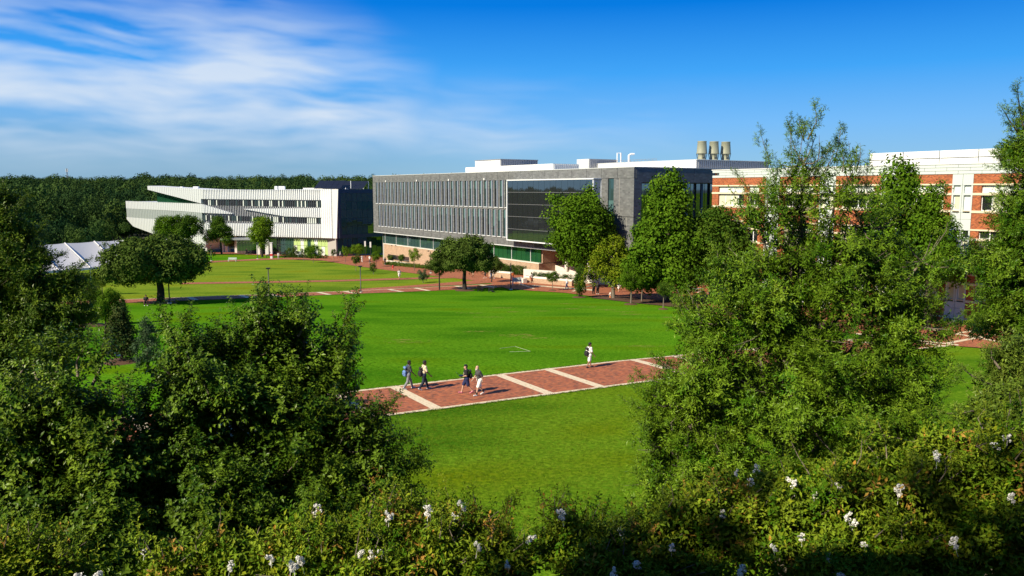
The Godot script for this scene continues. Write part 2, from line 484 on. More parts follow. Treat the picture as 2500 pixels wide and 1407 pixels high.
func big_tree(called: String, label: String, base: Vector3, o: Dictionary) -> Node3D:
	# a tree near the terrace, leaf by leaf. lobes and leaders are in world metres.
	var r := RandomNumberGenerator.new()
	r.seed = o.seed
	var t := thing(called, label, o.get("category", "tree"), base, 0.0, o.get("group", ""))
	var lobes := []
	for l in o.lobes:
		lobes.append([l[0] - base, l[1], 1.0])
	for l in o.get("thin", []):
		lobes.append([l[0] - base, l[1], 0.32])
	var st := begin()
	# trunk and limbs
	var top: Vector3 = o.get("fork", lobes[0][0] + base) - base
	var tr: float = o.trunk
	for s in int(o.get("stems", 1)):
		var lean := Vector3(r.randf_range(-0.5, 0.5), 0, r.randf_range(-0.5, 0.5)) * (0.0 if o.get("stems", 1) == 1 else 1.0)
		tube(st, [Vector3(0, -0.1, 0) + lean * 0.25, top * 0.3 + lean * 0.5, top * 0.65 + lean * 0.8, top + lean * 0.6], [tr * 1.25, tr, tr * 0.8, tr * 0.55], 9)
	for l in lobes:
		var c: Vector3 = l[0]
		var from := top * clampf(0.55 + 0.3 * r.randf(), 0.2, 0.95)
		if c.y < top.y: from = top * clampf((c.y - 1.0) / maxf(top.y, 0.1), 0.2, 0.95)
		var mid := from.lerp(c, 0.5) + Vector3(r.randf_range(-0.2, 0.2), 0.25, r.randf_range(-0.2, 0.2))
		tube(st, [from, mid, c], [tr * 0.45, tr * 0.3, tr * 0.12], 6)
		for k in int(o.get("twigs", 7)):
			var e: Vector3 = c + Vector3(r.randf_range(-1, 1), r.randf_range(-0.3, 1), r.randf_range(-1, 1)).normalized() * l[1] * 0.9
			var m2 := c.lerp(e, 0.5) + Vector3(0, -0.08, 0)
			tube(st, [c, m2, e], [tr * 0.12, tr * 0.07, 0.005], 4, false)
	var where := []
	var n: int = o.n
	var area := 0.0
	for l in lobes: area += l[1].x * l[1].y + l[1].x * l[1].z
	for i in lobes.size():
		var l: Array = lobes[i]
		var k := int(n * (l[1].x * l[1].y + l[1].x * l[1].z) / area * l[2])
		# shoots gather along side branches, with gaps between them
		var spokes := []
		var gap: float = o.get("spacing", 0.8)
		for j in int(maxf(6.0, 4.2 * (l[1].x * l[1].y + l[1].x * l[1].z + l[1].y * l[1].z) / (gap * gap))):
			spokes.append((Vector3(r.randfn(), r.randfn(), r.randfn()).normalized() + Vector3(0, o.get("lift", 0.3), 0)).normalized() * r.randf_range(0.82, 1.04))
		for j in k:
			var v: Vector3 = spokes[r.randi() % spokes.size()]
			var d := v.normalized()
			var f := pow(r.randf_range(0.08, 1.0), 0.6)
			var jit: float = gap * 0.26 * (1.25 - 0.6 * f)
			var q: Vector3 = l[0] + v * l[1] * f + Vector3(r.randfn(), r.randfn() * 0.8, r.randfn()) * jit
			if in_lobes(q, lobes, i, 0.6) and r.randf() < 0.85: continue
			var outward := (d + Vector3(0, o.get("up", 0.6), 0) + Vector3(r.randf_range(-1, 1), r.randf_range(-1, 1), r.randf_range(-1, 1)) * 0.45).normalized()
			var size: float = r.randf_range(0.75, 1.2) * o.get("scale", 1.0)
			q -= outward * o.get("reach", 0.5) * size      # so that the shoot ends where the crown does
			where.append([Transform3D(shoot_basis(r, outward, size), q), leaf_tone(r, o.tone[0], o.tone[1])])
	var leaders: Array = o.get("leaders", []).duplicate()
	for k in int(o.get("sprigs", 0)):
		# stray shoots that stand out of the crown
		var l: Array = lobes[r.randi() % lobes.size()]
		var d := (Vector3(r.randfn(), 0.6 + absf(r.randfn()), r.randfn())).normalized()
		var a: Vector3 = base + l[0] + d * l[1] * 0.75
		leaders.append([a, a + (d * 0.6 + Vector3(r.randf_range(-0.3, 0.3), 0.7, r.randf_range(-0.3, 0.3))).normalized() * (l[1].y * 0.25 + r.randf_range(0.15, 0.6) * o.get("sprig_len", 0.8))])
	for L in leaders:
		var a: Vector3 = L[0] - base
		var b: Vector3 = L[1] - base
		var side := Vector3(r.randf_range(-0.12, 0.12), 0, r.randf_range(-0.12, 0.12))
		var lr: float = o.get("leader_r", 1.0)
		tube(st, [a, a.lerp(b, 0.5) + side, b], [0.03 * lr, 0.018 * lr, 0.004], 5, false)
		var len := a.distance_to(b)
		var steps := int(len * o.get("leader_density", 9.0))
		for j in steps:
			var f := (j + r.randf()) / steps
			var q := a.lerp(b, f) + side * 4.0 * f * (1.0 - f)
			var wide: float = o.get("leader_wide", 0.0) * (1.0 - 0.7 * f)
			q += Vector3(r.randfn(), r.randfn() * 0.6, r.randfn()) * wide
			var dir: Vector3 = ((b - a).normalized() + Vector3(r.randf_range(-1, 1), r.randf_range(-0.5, 1), r.randf_range(-1, 1)) * lerpf(1.2, 0.5, f)).normalized()
			where.append([Transform3D(shoot_basis(r, dir, lerpf(1.0, 0.6, f) * o.get("leader_scale", 1.0) * r.randf_range(0.7, 1.1)), q), leaf_tone(r, o.tone[0], o.tone[1])])
	for L in o.get("bare", []):
		var a: Vector3 = L[0] - base
		var b: Vector3 = L[1] - base
		tube(st, [a, a.lerp(b, 0.5) + Vector3(0.05, 0.02, 0), b], [0.018, 0.012, 0.004], 4, false)
	part("trunk", done(st), o.bark, t)
	crown_copies(o.mesh, o.leaf, where, t)
	return t

func mid_tree(called: String, label: String, base: Vector3, h: float, cx: float, rad: float, cb: float, style: String, tone: Array, seed_: int, o := {}) -> Node3D:
	# a tree further off: sub-crowns of leaf clumps on a forked trunk
	var r := RandomNumberGenerator.new()
	r.seed = seed_
	var t := thing(called, label, o.get("category", "tree"), base, 0.0, o.get("group", ""))
	var mid := Vector3(cx, (h + cb) / 2.0, 0)
	var radii := Vector3(rad, (h - cb) / 2.0, rad * 0.92)
	var lobes := []
	var count: int = o.get("lobes", 16)
	for i in count:
		var v := 1.0 - 2.0 * (i + 0.5) / count
		var a := i * 2.39996 + r.randf() * 0.7
		var w := sqrt(maxf(0.0, 1.0 - v * v))
		var p := Vector3(cos(a) * w, v, sin(a) * w)
		var fat := 0.42
		if style == "pyramid":
			var f := (v + 1.0) / 2.0
			p = Vector3(cos(a), 0, sin(a)) * lerpf(0.92, 0.1, pow(f, 1.5)) * r.randf_range(0.66, 1.0)
			p.y = v * 0.86
			fat = lerpf(0.42, 0.26, f)
		elif style == "umbrella":
			p = Vector3(p.x * 0.7, p.y * 0.62 + 0.06, p.z * 0.7)
			if v < -0.2: p.y = -0.35
			fat = 0.36
		elif style == "upright":
			p = Vector3(p.x * 0.6, p.y * 0.74, p.z * 0.6)
			fat = 0.34
		else:
			p *= r.randf_range(0.54, 0.76)
			fat = 0.36
		var sz := fat * r.randf_range(0.68, 1.3)
		var lr := Vector3(radii.x * sz, maxf(radii.y * sz * 0.85, radii.x * sz * 0.55), radii.z * sz)
		lobes.append([mid + p * radii, lr])
	var st := begin()
	var tr: float = o.get("trunk", maxf(0.05, h * 0.022))
	var fork := Vector3(cx * 0.3, lerpf(cb, h, 0.22), 0)
	tube(st, [Vector3(0, -0.15, 0), fork * 0.5 + Vector3(r.randf_range(-0.1, 0.1) * rad * 0.3, 0, 0), fork], [tr * 1.25, tr, tr * 0.8], 7)
	for l in lobes:
		var c: Vector3 = l[0]
		if style == "pyramid" or style == "upright":
			var s := Vector3(cx * 0.5, maxf(c.y - rad * 0.4, fork.y), 0)
			tube(st, [s, c], [tr * 0.35, tr * 0.1], 4, false)
		else:
			tube(st, [fork, fork.lerp(c, 0.5) + Vector3(0, 0.08 * rad, 0), c], [tr * 0.5, tr * 0.32, tr * 0.12], 5, false)
	if style == "pyramid" or style == "upright":
		tube(st, [fork, Vector3(cx, h * 0.93, 0)], [tr * 0.8, tr * 0.15], 6, false)
	part("trunk", done(st), o.get("bark", M.bark), t)
	var cs: float = o.get("clump", clampf(rad * 0.25, 0.22, 1.15))
	var where := []
	for i in lobes.size():
		var l: Array = lobes[i]
		var k := int(maxf(10.0, o.get("fill", 3.0) * 0.72 * (l[1].x * l[1].y + l[1].x * l[1].z + l[1].y * l[1].z) / (cs * cs) * 1.5))
		for j in k:
			var d := Vector3(r.randfn(), r.randfn() * 0.9, r.randfn()).normalized()
			var q: Vector3 = l[0] + d * l[1] * pow(r.randf_range(0.2, 1.0), 0.4)
			if in_lobes(q, lobes, i, 0.6) and r.randf() < 0.85: continue
			if q.y < 0.05: continue
			if r.randf() < 0.1: q += d * l[1] * r.randf_range(0.1, 0.45)      # stray sprays roughen the outline
			var outward := (d + Vector3(0, 0.5, 0)).normalized()
			where.append([Transform3D(shoot_basis(r, outward, cs * r.randf_range(0.6, 1.4)), q), leaf_tone(r, tone[0], tone[1])])
	crown_copies(o.get("mesh", M["clump%d" % (seed_ % 3)]), M.leaf_far, where, t)
	return t
# ---------------------------------------------------------------- bodies: joints with radii, joined smoothly and meshed as surface nets
func sdf_mesh(bones: Array, cell: float, k := 0.04) -> ArrayMesh:
	var lo := Vector3(99, 99, 99)
	var hi := -lo
	for b in bones:
		var rr: float = maxf(b[2], b[3]) + 3.0 * cell
		for p in [b[0], b[1]]:
			lo = lo.min(p - Vector3(rr, rr, rr))
			hi = hi.max(p + Vector3(rr, rr, rr))
	var nx := int((hi.x - lo.x) / cell) + 2
	var ny := int((hi.y - lo.y) / cell) + 2
	var nz := int((hi.z - lo.z) / cell) + 2
	var f := PackedFloat32Array()
	f.resize(nx * ny * nz)
	f.fill(1.0)
	for b in bones:
		var a: Vector3 = b[0]
		var ab: Vector3 = b[1] - b[0]
		var l2 := maxf(ab.length_squared(), 1e-6)
		var ra: float = b[2]
		var dr: float = b[3] - b[2]
		var m: float = maxf(b[2], b[3]) + k + 2.0 * cell
		var p0: Vector3 = ((b[0].min(b[1]) - Vector3(m, m, m) - lo) / cell).max(Vector3.ZERO)
		var p1: Vector3 = (b[0].max(b[1]) + Vector3(m, m, m) - lo) / cell
		for z in range(int(p0.z), mini(int(p1.z) + 1, nz)):
			for y in range(int(p0.y), mini(int(p1.y) + 1, ny)):
				var row := (z * ny + y) * nx
				for x in range(int(p0.x), mini(int(p1.x) + 1, nx)):
					var p := lo + Vector3(x, y, z) * cell - a
					var t := clampf(p.dot(ab) / l2, 0.0, 1.0)
					var d := (p - ab * t).length() - (ra + dr * t)
					var v := f[row + x]
					var h := maxf(k - absf(v - d), 0.0) / k
					f[row + x] = minf(v, d) - h * h * k * 0.25
	var ids := {}
	var verts := []
	var st := SurfaceTool.new()
	st.begin(Mesh.PRIMITIVE_TRIANGLES)
	st.set_smooth_group(0)
	var offs := [0, 1, nx, nx + 1, nx * ny, nx * ny + 1, nx * ny + nx, nx * ny + nx + 1]
	var cor := [Vector3(0, 0, 0), Vector3(1, 0, 0), Vector3(0, 1, 0), Vector3(1, 1, 0), Vector3(0, 0, 1), Vector3(1, 0, 1), Vector3(0, 1, 1), Vector3(1, 1, 1)]
	var edges := [[0, 1], [2, 3], [4, 5], [6, 7], [0, 2], [1, 3], [4, 6], [5, 7], [0, 4], [1, 5], [2, 6], [3, 7]]
	var reach := 2.0 * cell
	for z in nz - 1:
		for y in ny - 1:
			var row := (z * ny + y) * nx
			for x in nx - 1:
				if absf(f[row + x]) > reach: continue
				var inside := 0
				for o in offs:
					if f[row + x + o] < 0.0: inside += 1
				if inside == 0 or inside == 8: continue
				var sum := Vector3.ZERO
				var n := 0
				for e in edges:
					var va := f[row + x + offs[e[0]]]
					var vb := f[row + x + offs[e[1]]]
					if (va < 0.0) != (vb < 0.0):
						sum += cor[e[0]].lerp(cor[e[1]], va / (va - vb))
						n += 1
				ids[row + x] = verts.size()
				verts.append(lo + (Vector3(x, y, z) + sum / n) * cell)
	for id in ids:
		var x: int = id % nx
		var y: int = (id / nx) % ny
		var z: int = id / (nx * ny)
		for axis in 3:
			var step: int = [1, nx, nx * ny][axis]
			var s1: int = [nx, nx * ny, 1][axis]
			var s2: int = [nx * ny, 1, nx][axis]
			var va := f[id]
			var vb := f[id + step]
			if (va < 0.0) == (vb < 0.0): continue
			if not (ids.has(id - s1) and ids.has(id - s2) and ids.has(id - s1 - s2)): continue
			var q := [verts[ids[id]], verts[ids[id - s1]], verts[ids[id - s1 - s2]], verts[ids[id - s2]]]
			if va < 0.0: quad(st, q[2], q[3], q[0], q[1])
			else: quad(st, q[0], q[3], q[2], q[1])
	st.generate_normals()
	return st.commit()

func hand(st: SurfaceTool, wrist: Vector3, dir: Vector3, across: Vector3) -> void:
	# a palm, four unequal bent fingers and a thumb that leaves the side of the palm
	var n := dir.cross(across).normalized()
	tube(st, [wrist, wrist + dir * 0.05, wrist + dir * 0.09], [0.024, 0.036, 0.03], 8)
	var lens := [0.062, 0.074, 0.07, 0.052]
	for i in 4:
		var s := wrist + dir * 0.085 + across * (0.027 - 0.018 * i)
		var m: Vector3 = s + dir * lens[i] * 0.5 + n * 0.006
		tube(st, [s, m, m + (dir * 0.8 + n * 0.6).normalized() * lens[i] * 0.5], [0.0095, 0.009, 0.0075], 6)
	var tb := wrist + dir * 0.03 + across * 0.03
	tube(st, [tb, tb + (dir * 0.7 + across * 0.7) * 0.035, tb + (dir * 0.9 + across * 0.5) * 0.065], [0.012, 0.011, 0.009], 6)

func person(label: String, at: Vector3, yaw: float, o: Dictionary) -> Node3D:
	# local z is forward. o: stride (-1..1), tall, skin, hair, shirt, legs, shorts, shoe, cell, arms
	var t := thing("person", label, "person", at, yaw, o.get("group", ""))
	var k: float = o.get("tall", 1.75) / 1.75
	var s: float = o.get("stride", 1.0)
	var lean: float = o.get("lean", 0.03)
	var cell: float = o.get("cell", 0.02)
	var J := {}
	J.pel = Vector3(0, 0.95, 0); J.belly = Vector3(0, 1.1, lean * 0.4); J.chest = Vector3(0, 1.30, lean); J.neck = Vector3(0, 1.46, lean + 0.01); J.head = Vector3(0, 1.63, lean + 0.035 + o.get("bow", 0.0))
	for sd in [-1, 1]:
		var fw: float = s * sd          # +1: this leg is in front
		var x: float = 0.095 * sd
		J["hip%d" % sd] = Vector3(x, 0.92, 0)
		if o.get("sit", false):
			J["knee%d" % sd] = Vector3(x * 1.6, 0.98, 0.42)
			J["ank%d" % sd] = Vector3(x * 1.6, 0.56, 0.48)
			J["toe%d" % sd] = Vector3(x * 1.6, 0.53, 0.64)
		elif fw > 0.0:
			J["knee%d" % sd] = Vector3(x, 0.50, 0.17 * fw + 0.02)
			J["ank%d" % sd] = Vector3(x, 0.09, 0.30 * fw)
			J["toe%d" % sd] = Vector3(x * 1.1, 0.045 + 0.03 * fw, 0.30 * fw + 0.16)
		else:
			J["knee%d" % sd] = Vector3(x, 0.49, -0.04 - 0.03 * -fw)
			J["ank%d" % sd] = Vector3(x, 0.09 + 0.09 * -fw, -0.33 * -fw)
			J["toe%d" % sd] = Vector3(x * 1.1, 0.045, -0.33 * -fw + 0.15)
		J["sho%d" % sd] = Vector3(0.185 * sd, 1.405, lean)
		var swing := -fw * 0.16
		J["elb%d" % sd] = Vector3(0.235 * sd, 1.13, lean - 0.03 + swing * 0.7)
		J["wri%d" % sd] = Vector3(0.225 * sd, 0.90, lean + 0.06 + swing * 1.5)
		if o.get("arms", "") == "hold":
			J["elb%d" % sd] = Vector3(0.24 * sd, 1.14, lean + 0.02)
			J["wri%d" % sd] = Vector3(0.12 * sd, 1.08, lean + 0.26)
	for j in J: J[j] = J[j] * k
	var B := []           # the bare body
	var torso := [[J.pel, J.belly, 0.125 * k, 0.115 * k], [J.belly, J.chest, 0.115 * k, 0.135 * k], [J["hip-1"], J["hip1"], 0.11 * k, 0.11 * k], [J["sho-1"], J["sho1"], 0.07 * k, 0.07 * k], [J.chest + Vector3(-0.07, 0, 0), J.chest + Vector3(0.07, 0, 0), 0.12 * k, 0.12 * k]]
	B.append_array(torso)
	B.append([J.chest, J.neck, 0.09 * k, 0.055 * k])
	B.append([J.neck, J.head, 0.055 * k, 0.06 * k])
	B.append([J.head + Vector3(0, 0.035, -0.015) * k, J.head + Vector3(0, -0.03, 0.015) * k, 0.092 * k, 0.072 * k])
	B.append([J.head + Vector3(0, -0.005, 0.085) * k, J.head + Vector3(0, -0.03, 0.1) * k, 0.012, 0.016])      # nose
	B.append([J.head + Vector3(0, -0.08, 0.06) * k, J.head + Vector3(0, -0.09, 0.065) * k, 0.035 * k, 0.03 * k])   # chin
	for sd in [-1, 1]:
		B.append([J.head + Vector3(0.085 * sd, 0.0, -0.005) * k, J.head + Vector3(0.09 * sd, -0.03, 0) * k, 0.016, 0.012])   # ears
		B.append([J["hip%d" % sd], J["knee%d" % sd], 0.088 * k, 0.058 * k])
		B.append([J["knee%d" % sd], J["ank%d" % sd], 0.058 * k, 0.038 * k])
		B.append([J["sho%d" % sd], J["elb%d" % sd], 0.056 * k, 0.042 * k])
		B.append([J["elb%d" % sd], J["wri%d" % sd], 0.042 * k, 0.028 * k])
		B.append([J["ank%d" % sd], J["toe%d" % sd], 0.04 * k, 0.03 * k])
	var st := SurfaceTool.new()
	st.begin(Mesh.PRIMITIVE_TRIANGLES)
	st.append_from(sdf_mesh(B, cell), 0, Transform3D.IDENTITY)
	var hs := begin()
	for sd in [-1, 1]:
		var d: Vector3 = (J["wri%d" % sd] - J["elb%d" % sd]).normalized()
		hand(hs, J["wri%d" % sd], d, Vector3(0, 0, 1).slide(d).normalized() if o.get("arms", "") != "hold" else Vector3(-sd, 0, 0).slide(d).normalized())
	st.append_from(done(hs), 0, Transform3D.IDENTITY)
	part("body", st.commit(), mat(o.skin, 0.6), t)
	var e := 0.016
	var shirt := []
	for b in torso: shirt.append([b[0], b[1], b[2] + e, b[3] + e])
	shirt.append([J.chest, J.neck + Vector3(0, -0.05, 0), 0.10, 0.075])
	shirt.append([J.pel + Vector3(0, -0.06, 0), J.belly, 0.14 * k, 0.13 * k])
	for sd in [-1, 1]:
		shirt.append([J["sho%d" % sd], J["sho%d" % sd].lerp(J["elb%d" % sd], 0.8), 0.075, 0.07])
	part("shirt", sdf_mesh(shirt, cell), mat(o.shirt, 0.9), t)
	var pants := [[J["hip-1"], J["hip1"], 0.135 * k, 0.135 * k], [J.pel, J.pel + Vector3(0, 0.06, 0), 0.135 * k, 0.13 * k]]
	for sd in [-1, 1]:
		if o.get("shorts", false):
			pants.append([J["hip%d" % sd], J["hip%d" % sd].lerp(J["knee%d" % sd], 0.86), 0.115, 0.108])
		else:
			pants.append([J["hip%d" % sd], J["knee%d" % sd], 0.112, 0.083])
			pants.append([J["knee%d" % sd], J["ank%d" % sd].lerp(J["knee%d" % sd], 0.06), 0.083, 0.07])
	part("shorts" if o.get("shorts", false) else "trousers", sdf_mesh(pants, cell), mat(o.legs, 0.9), t)
	for sd in [-1, 1]:
		var a: Vector3 = J["ank%d" % sd]
		var toe: Vector3 = J["toe%d" % sd]
		part("shoe", sdf_mesh([[a + Vector3(0, -0.03, -0.03), toe, 0.052, 0.046], [a + Vector3(0, -0.01, 0), a + Vector3(0, -0.04, 0), 0.052, 0.052]], 0.016, 0.02), mat(o.shoe, 0.7), t)
		if o.has("sock"): part("sock", sdf_mesh([[a, a.lerp(J["knee%d" % sd], 0.28), 0.054, 0.056]], 0.016, 0.02), mat(o.sock, 0.9), t)
	if o.has("hair"):
		var h: Vector3 = J.head
		var hair := [[h + Vector3(0, 0.055, -0.03) * k, h + Vector3(0, 0.03, -0.045) * k, 0.098 * k, 0.092 * k], [h + Vector3(-0.03, 0.085, 0.035) * k, h + Vector3(0.03, 0.085, 0.035) * k, 0.055 * k, 0.055 * k], [h + Vector3(0, 0.0, -0.06) * k, h + Vector3(0, -0.05, -0.055) * k, 0.06 * k, 0.05 * k]]
		part("hair", sdf_mesh(hair, 0.016, 0.03), mat(o.hair, 0.75), t)
	if o.has("beard"):
		var h: Vector3 = J.head
		part("beard", sdf_mesh([[h + Vector3(0, -0.085, 0.06) * k, h + Vector3(0, -0.12, 0.07) * k, 0.05, 0.035], [h + Vector3(-0.06, -0.06, 0.03) * k, h + Vector3(0.06, -0.06, 0.03) * k, 0.035, 0.035]], 0.014, 0.02), mat(o.beard, 0.9), t)
	if cell <= 0.02:
		for sd in [-1, 1]:
			var ey := begin()
			lathe(ey, [Vector2(0.0, -0.008), Vector2(0.008, 0.0), Vector2(0.0, 0.008)], 8)
			part("eye", done(ey), M.black_paint, t, Transform3D(Basis.IDENTITY, J.head + Vector3(0.032 * sd, 0.012, 0.092) * k))
	return t

func backpack(label: String, wearer: Node3D, c: Color, tall := 0.48, lean := 0.03) -> Node3D:
	var t := thing("backpack", label, "backpack", wearer.position, wearer.rotation.y)
	var y := 1.36
	part("bag", sdf_mesh([[Vector3(-0.07, y, -0.2), Vector3(0.07, y, -0.2), 0.08, 0.08], [Vector3(-0.09, y - tall * 0.5, -0.23), Vector3(0.09, y - tall * 0.5, -0.23), 0.095, 0.095], [Vector3(-0.085, y - tall * 0.85, -0.225), Vector3(0.085, y - tall * 0.85, -0.225), 0.09, 0.09]], 0.022, 0.14), mat(c, 0.75), t)
	part("front_pocket", sdf_mesh([[Vector3(-0.06, y - tall * 0.72, -0.31), Vector3(0.06, y - tall * 0.72, -0.31), 0.055, 0.055], [Vector3(-0.06, y - tall * 0.5, -0.3), Vector3(0.06, y - tall * 0.5, -0.3), 0.05, 0.05]], 0.02, 0.05), mat(c * 0.75, 0.75), t)
	for sd in [-1, 1]:
		var st := begin()
		tube(st, [Vector3(0.09 * sd, y + 0.02, -0.13), Vector3(0.105 * sd, 1.50, -0.02), Vector3(0.115 * sd, 1.44, 0.12), Vector3(0.13 * sd, 1.28, 0.165), Vector3(0.17 * sd, 1.1, 0.06), Vector3(0.12 * sd, y - tall * 0.8, -0.14)], [0.018, 0.02, 0.02, 0.018, 0.014, 0.012], 6)
		part("strap", done(st), mat(c * 0.6, 0.8), t)
	return t
# ---------------------------------------------------------------- the grey block hall
const GREY_TURN := -0.97392

func panel_row(called: String, x0: float, x1: float, y0: float, y1: float, z: float, w: float, m: Material, parent: Node) -> void:
	var n := int(round((x1 - x0) / w))
	var s := (x1 - x0) / n
	for i in n:
		solid(called, Vector3(x0 + i * s + 0.03, y0 + 0.02, z - 0.35), Vector3(x0 + (i + 1) * s - 0.03, y1 - 0.02, z), m, parent)

func pane_tilt(called: String, w: float, h: float, at: Vector3, turn: float, m: Material, parent: Node, r: RandomNumberGenerator, wobble := 0.006) -> MeshInstance3D:
	# a sheet of glass, set a hair out of true as real panes are
	var key := "pane %.2f %.2f" % [w, h]
	if not boxes.has(key):
		var b := BoxMesh.new()
		b.size = Vector3(w, h, 0.03)
		boxes[key] = b
	var basis := Basis(Vector3.UP, turn + r.randf_range(-wobble, wobble)) * Basis(Vector3.RIGHT, r.randf_range(-wobble, wobble))
	return part(called, boxes[key], m, parent, Transform3D(basis, at))

func ribbed_face(called: String, parent: Node, lo: Vector3, hi: Vector3, step: float, m: Material) -> void:
	# sheet metal with upright ribs on its +x side
	var st := begin()
	blok(st, lo, Vector3(hi.x - 0.08, hi.y, hi.z))
	var z := lo.z
	while z < hi.z - step * 0.5:
		blok(st, Vector3(hi.x - 0.08, lo.y + 0.03, z), Vector3(hi.x, hi.y - 0.03, z + step * 0.5))
		z += step
	part(called, done(st), m, parent)

func grey_hall() -> void:
	var r := RandomNumberGenerator.new()
	r.seed = 4
	var t := thing("classroom_building", "long grey block building with rows of narrow windows and a projecting dark glass box", "building", Vector3(17.93, 0, -118), GREY_TURN)
	box("core", Vector3(-91.3, 2.1, -45), Vector3(-3.0, 15.0, -0.55), M.interior, t)
	box("roof", Vector3(-91.2, 15.0, -45), Vector3(-0.5, 15.08, -0.4), M.white_panel, t)
	# front skin, in cladding panels
	panel_row("parapet_panel", -91.7, 0, 13.75, 15.3, 0, 3.66, M.grey_block, t)
	box("coping", Vector3(-91.75, 15.3, -0.5), Vector3(0.05, 15.4, 0.05), M.soft_white, t)
	panel_row("base_panel", -91.7, 0, 2.0, 3.35, 0, 3.66, M.grey_block, t)
	box("band_course", Vector3(-91.7, 8.42, -0.35), Vector3(-31.4, 8.74, -0.004), M.grey_block, t)
	box("soffit", Vector3(-91.7, 1.8, -45), Vector3(0, 1.98, 0.0), M.soft_white, t)
	solid("end_pier", Vector3(-91.7, 3.37, -0.35), Vector3(-90.0, 8.42, 0), M.grey_block, t)
	solid("end_pier", Vector3(-91.7, 8.74, -0.35), Vector3(-89.95, 13.73, 0), M.grey_block, t)
	for row in 2:
		var y0: float = [8.74, 3.35][row]
		var y1: float = [13.75, 8.42][row]
		var x: float = [-89.9, -88.8][row]
		if row == 1: solid("pier", Vector3(-90.0, y0 + 0.02, -0.35), Vector3(x, y1, 0), M.grey_block, t)
		var n: int = [32, 32][row]
		for i in n:
			var dark := r.randf() < 0.35
			var w := box("window", Vector3(x, y0 + 0.1, -0.2), Vector3(x + 1.02, y1, -0.16), M.glass_dark if dark else M.glass_teal, t)
			var len := (y1 - y0) * r.randf_range(0.25, 0.75) if r.randf() < 0.55 else (y1 - y0) * 0.3
			var half := (y1 - y0 - 0.1) / 2.0
			var off := 0.05
			box("blind", Vector3(-0.45, half - len, 0.021), Vector3(0.45, half, 0.03), M.glass_teal if dark else M.blind_teal, w)
			box("transom", Vector3(-0.51, -half * 0.42 - off, 0.021), Vector3(0.51, -half * 0.42 + off, 0.06), M.dark_metal, w)
			box("sill", Vector3(-0.55, -half - 0.1, -0.15), Vector3(0.85, -half, 0.34), M.white_metal, w)
			box("fin", Vector3(x + 1.02, y0 + 0.1, -0.2), Vector3(x + 1.28, y1, 0.2), M.zinc, t)
			solid("pier", Vector3(x + 1.28, y0 + 0.02, -0.35), Vector3(x + 1.80 if i < n - 1 else -31.3, y1, 0), M.grey_block, t)
			x += 1.80
	for x in [-84.0, -68.5, -54.5, -41.0]:
		box("wall_light", Vector3(x - 0.2, 13.85, 0), Vector3(x + 0.2, 14.2, 0.25), M.white_panel, t)
	# the projecting glass box
	var gx0 := -31.2
	var gx1 := -7.4
	var gz := 1.5
	box("box_core", Vector3(gx0 + 0.1, 3.2, -0.3), Vector3(gx1 - 0.05, 13.6, gz - 0.15), M.interior, t)
	box("box_frame", Vector3(gx0 - 0.1, 13.62, -0.2), Vector3(gx1 + 0.1, 13.8, gz + 0.12), M.white_metal, t)
	box("box_frame", Vector3(gx0 - 0.1, 3.02, -0.2), Vector3(gx1 + 0.1, 3.2, gz + 0.12), M.white_metal, t)
	box("box_frame", Vector3(gx0 - 0.1, 3.2, -0.2), Vector3(gx0 + 0.12, 13.5, gz + 0.12), M.white_metal, t)
	box("box_frame", Vector3(gx1 - 0.1, 3.2, gz - 0.15), Vector3(gx1 + 0.1, 13.5, gz + 0.12), M.white_metal, t)
	box("box_frame", Vector3(gx1 - 0.1, 3.2, -0.2), Vector3(gx1 + 0.1, 13.5, 0.06), M.white_metal, t)
	box("box_side_panel", Vector3(gx1 - 0.1, 3.2, 0.06), Vector3(gx1 + 0.04, 13.5, gz - 0.15), M.soft_white, t)
	var cols := 15
	var cw := (gx1 - gx0 - 0.24) / cols
	var ys := [3.2, 5.15, 7.35, 9.5, 11.6, 13.62]
	for j in 5:
		for i in cols:
			pane_tilt("pane", cw - 0.04, ys[j + 1] - ys[j] - 0.05, Vector3(gx0 + 0.12 + (i + 0.5) * cw, (ys[j] + ys[j + 1]) / 2.0, gz), 0.0, M.glass_dark, t, r, 0.003)
		if j: box("rail", Vector3(gx0 + 0.1, ys[j] - 0.02, gz + 0.02), Vector3(gx1 - 0.1, ys[j] + 0.02, gz + 0.035), M.ribbed, t)
	box("louvre", Vector3(-25.0, 2.15, 0.0), Vector3(-8.0, 3.0, 0.03), M.dark_metal, t)
	# right of the box
	box("strip_window", Vector3(-5.75, 3.4, -0.3), Vector3(-4.5, 13.7, -0.15), M.glass_teal, t)
	box("strip_blind", Vector3(-5.7, 8.2, -0.15), Vector3(-4.55, 10.4, -0.13), M.blind_teal, t)
	solid("wall_panel", Vector3(-7.3, 3.37, -0.35), Vector3(-5.8, 13.73, -0.01), M.grey_block, t)
	solid("wall_panel", Vector3(-4.45, 8.05, -0.35), Vector3(-3.24, 13.73, 0), M.grey_block, t)
	solid("wall_panel", Vector3(-3.14, 8.05, -0.35), Vector3(0, 13.73, 0), M.grey_block, t)
	box("joint_strip", Vector3(-3.24, 8.0, -0.3), Vector3(-3.14, 13.75, -0.02), M.joint, t)
	solid("wall_panel", Vector3(-4.45, 3.37, -0.35), Vector3(-1.6, 7.97, 0), M.grey_block, t)
	solid("wall_panel", Vector3(-1.5, 3.37, -0.35), Vector3(0, 7.97, 0), M.grey_block, t)
	box("joint_strip", Vector3(-1.6, 3.37, -0.3), Vector3(-1.5, 7.97, -0.02), M.joint, t)
	# the side that turns away to the right: a deep loggia
	solid("side_pier", Vector3(-0.35, 3.37, -1.5), Vector3(0, 13.1, -0.36), M.grey_block, t)
	var z := -0.36
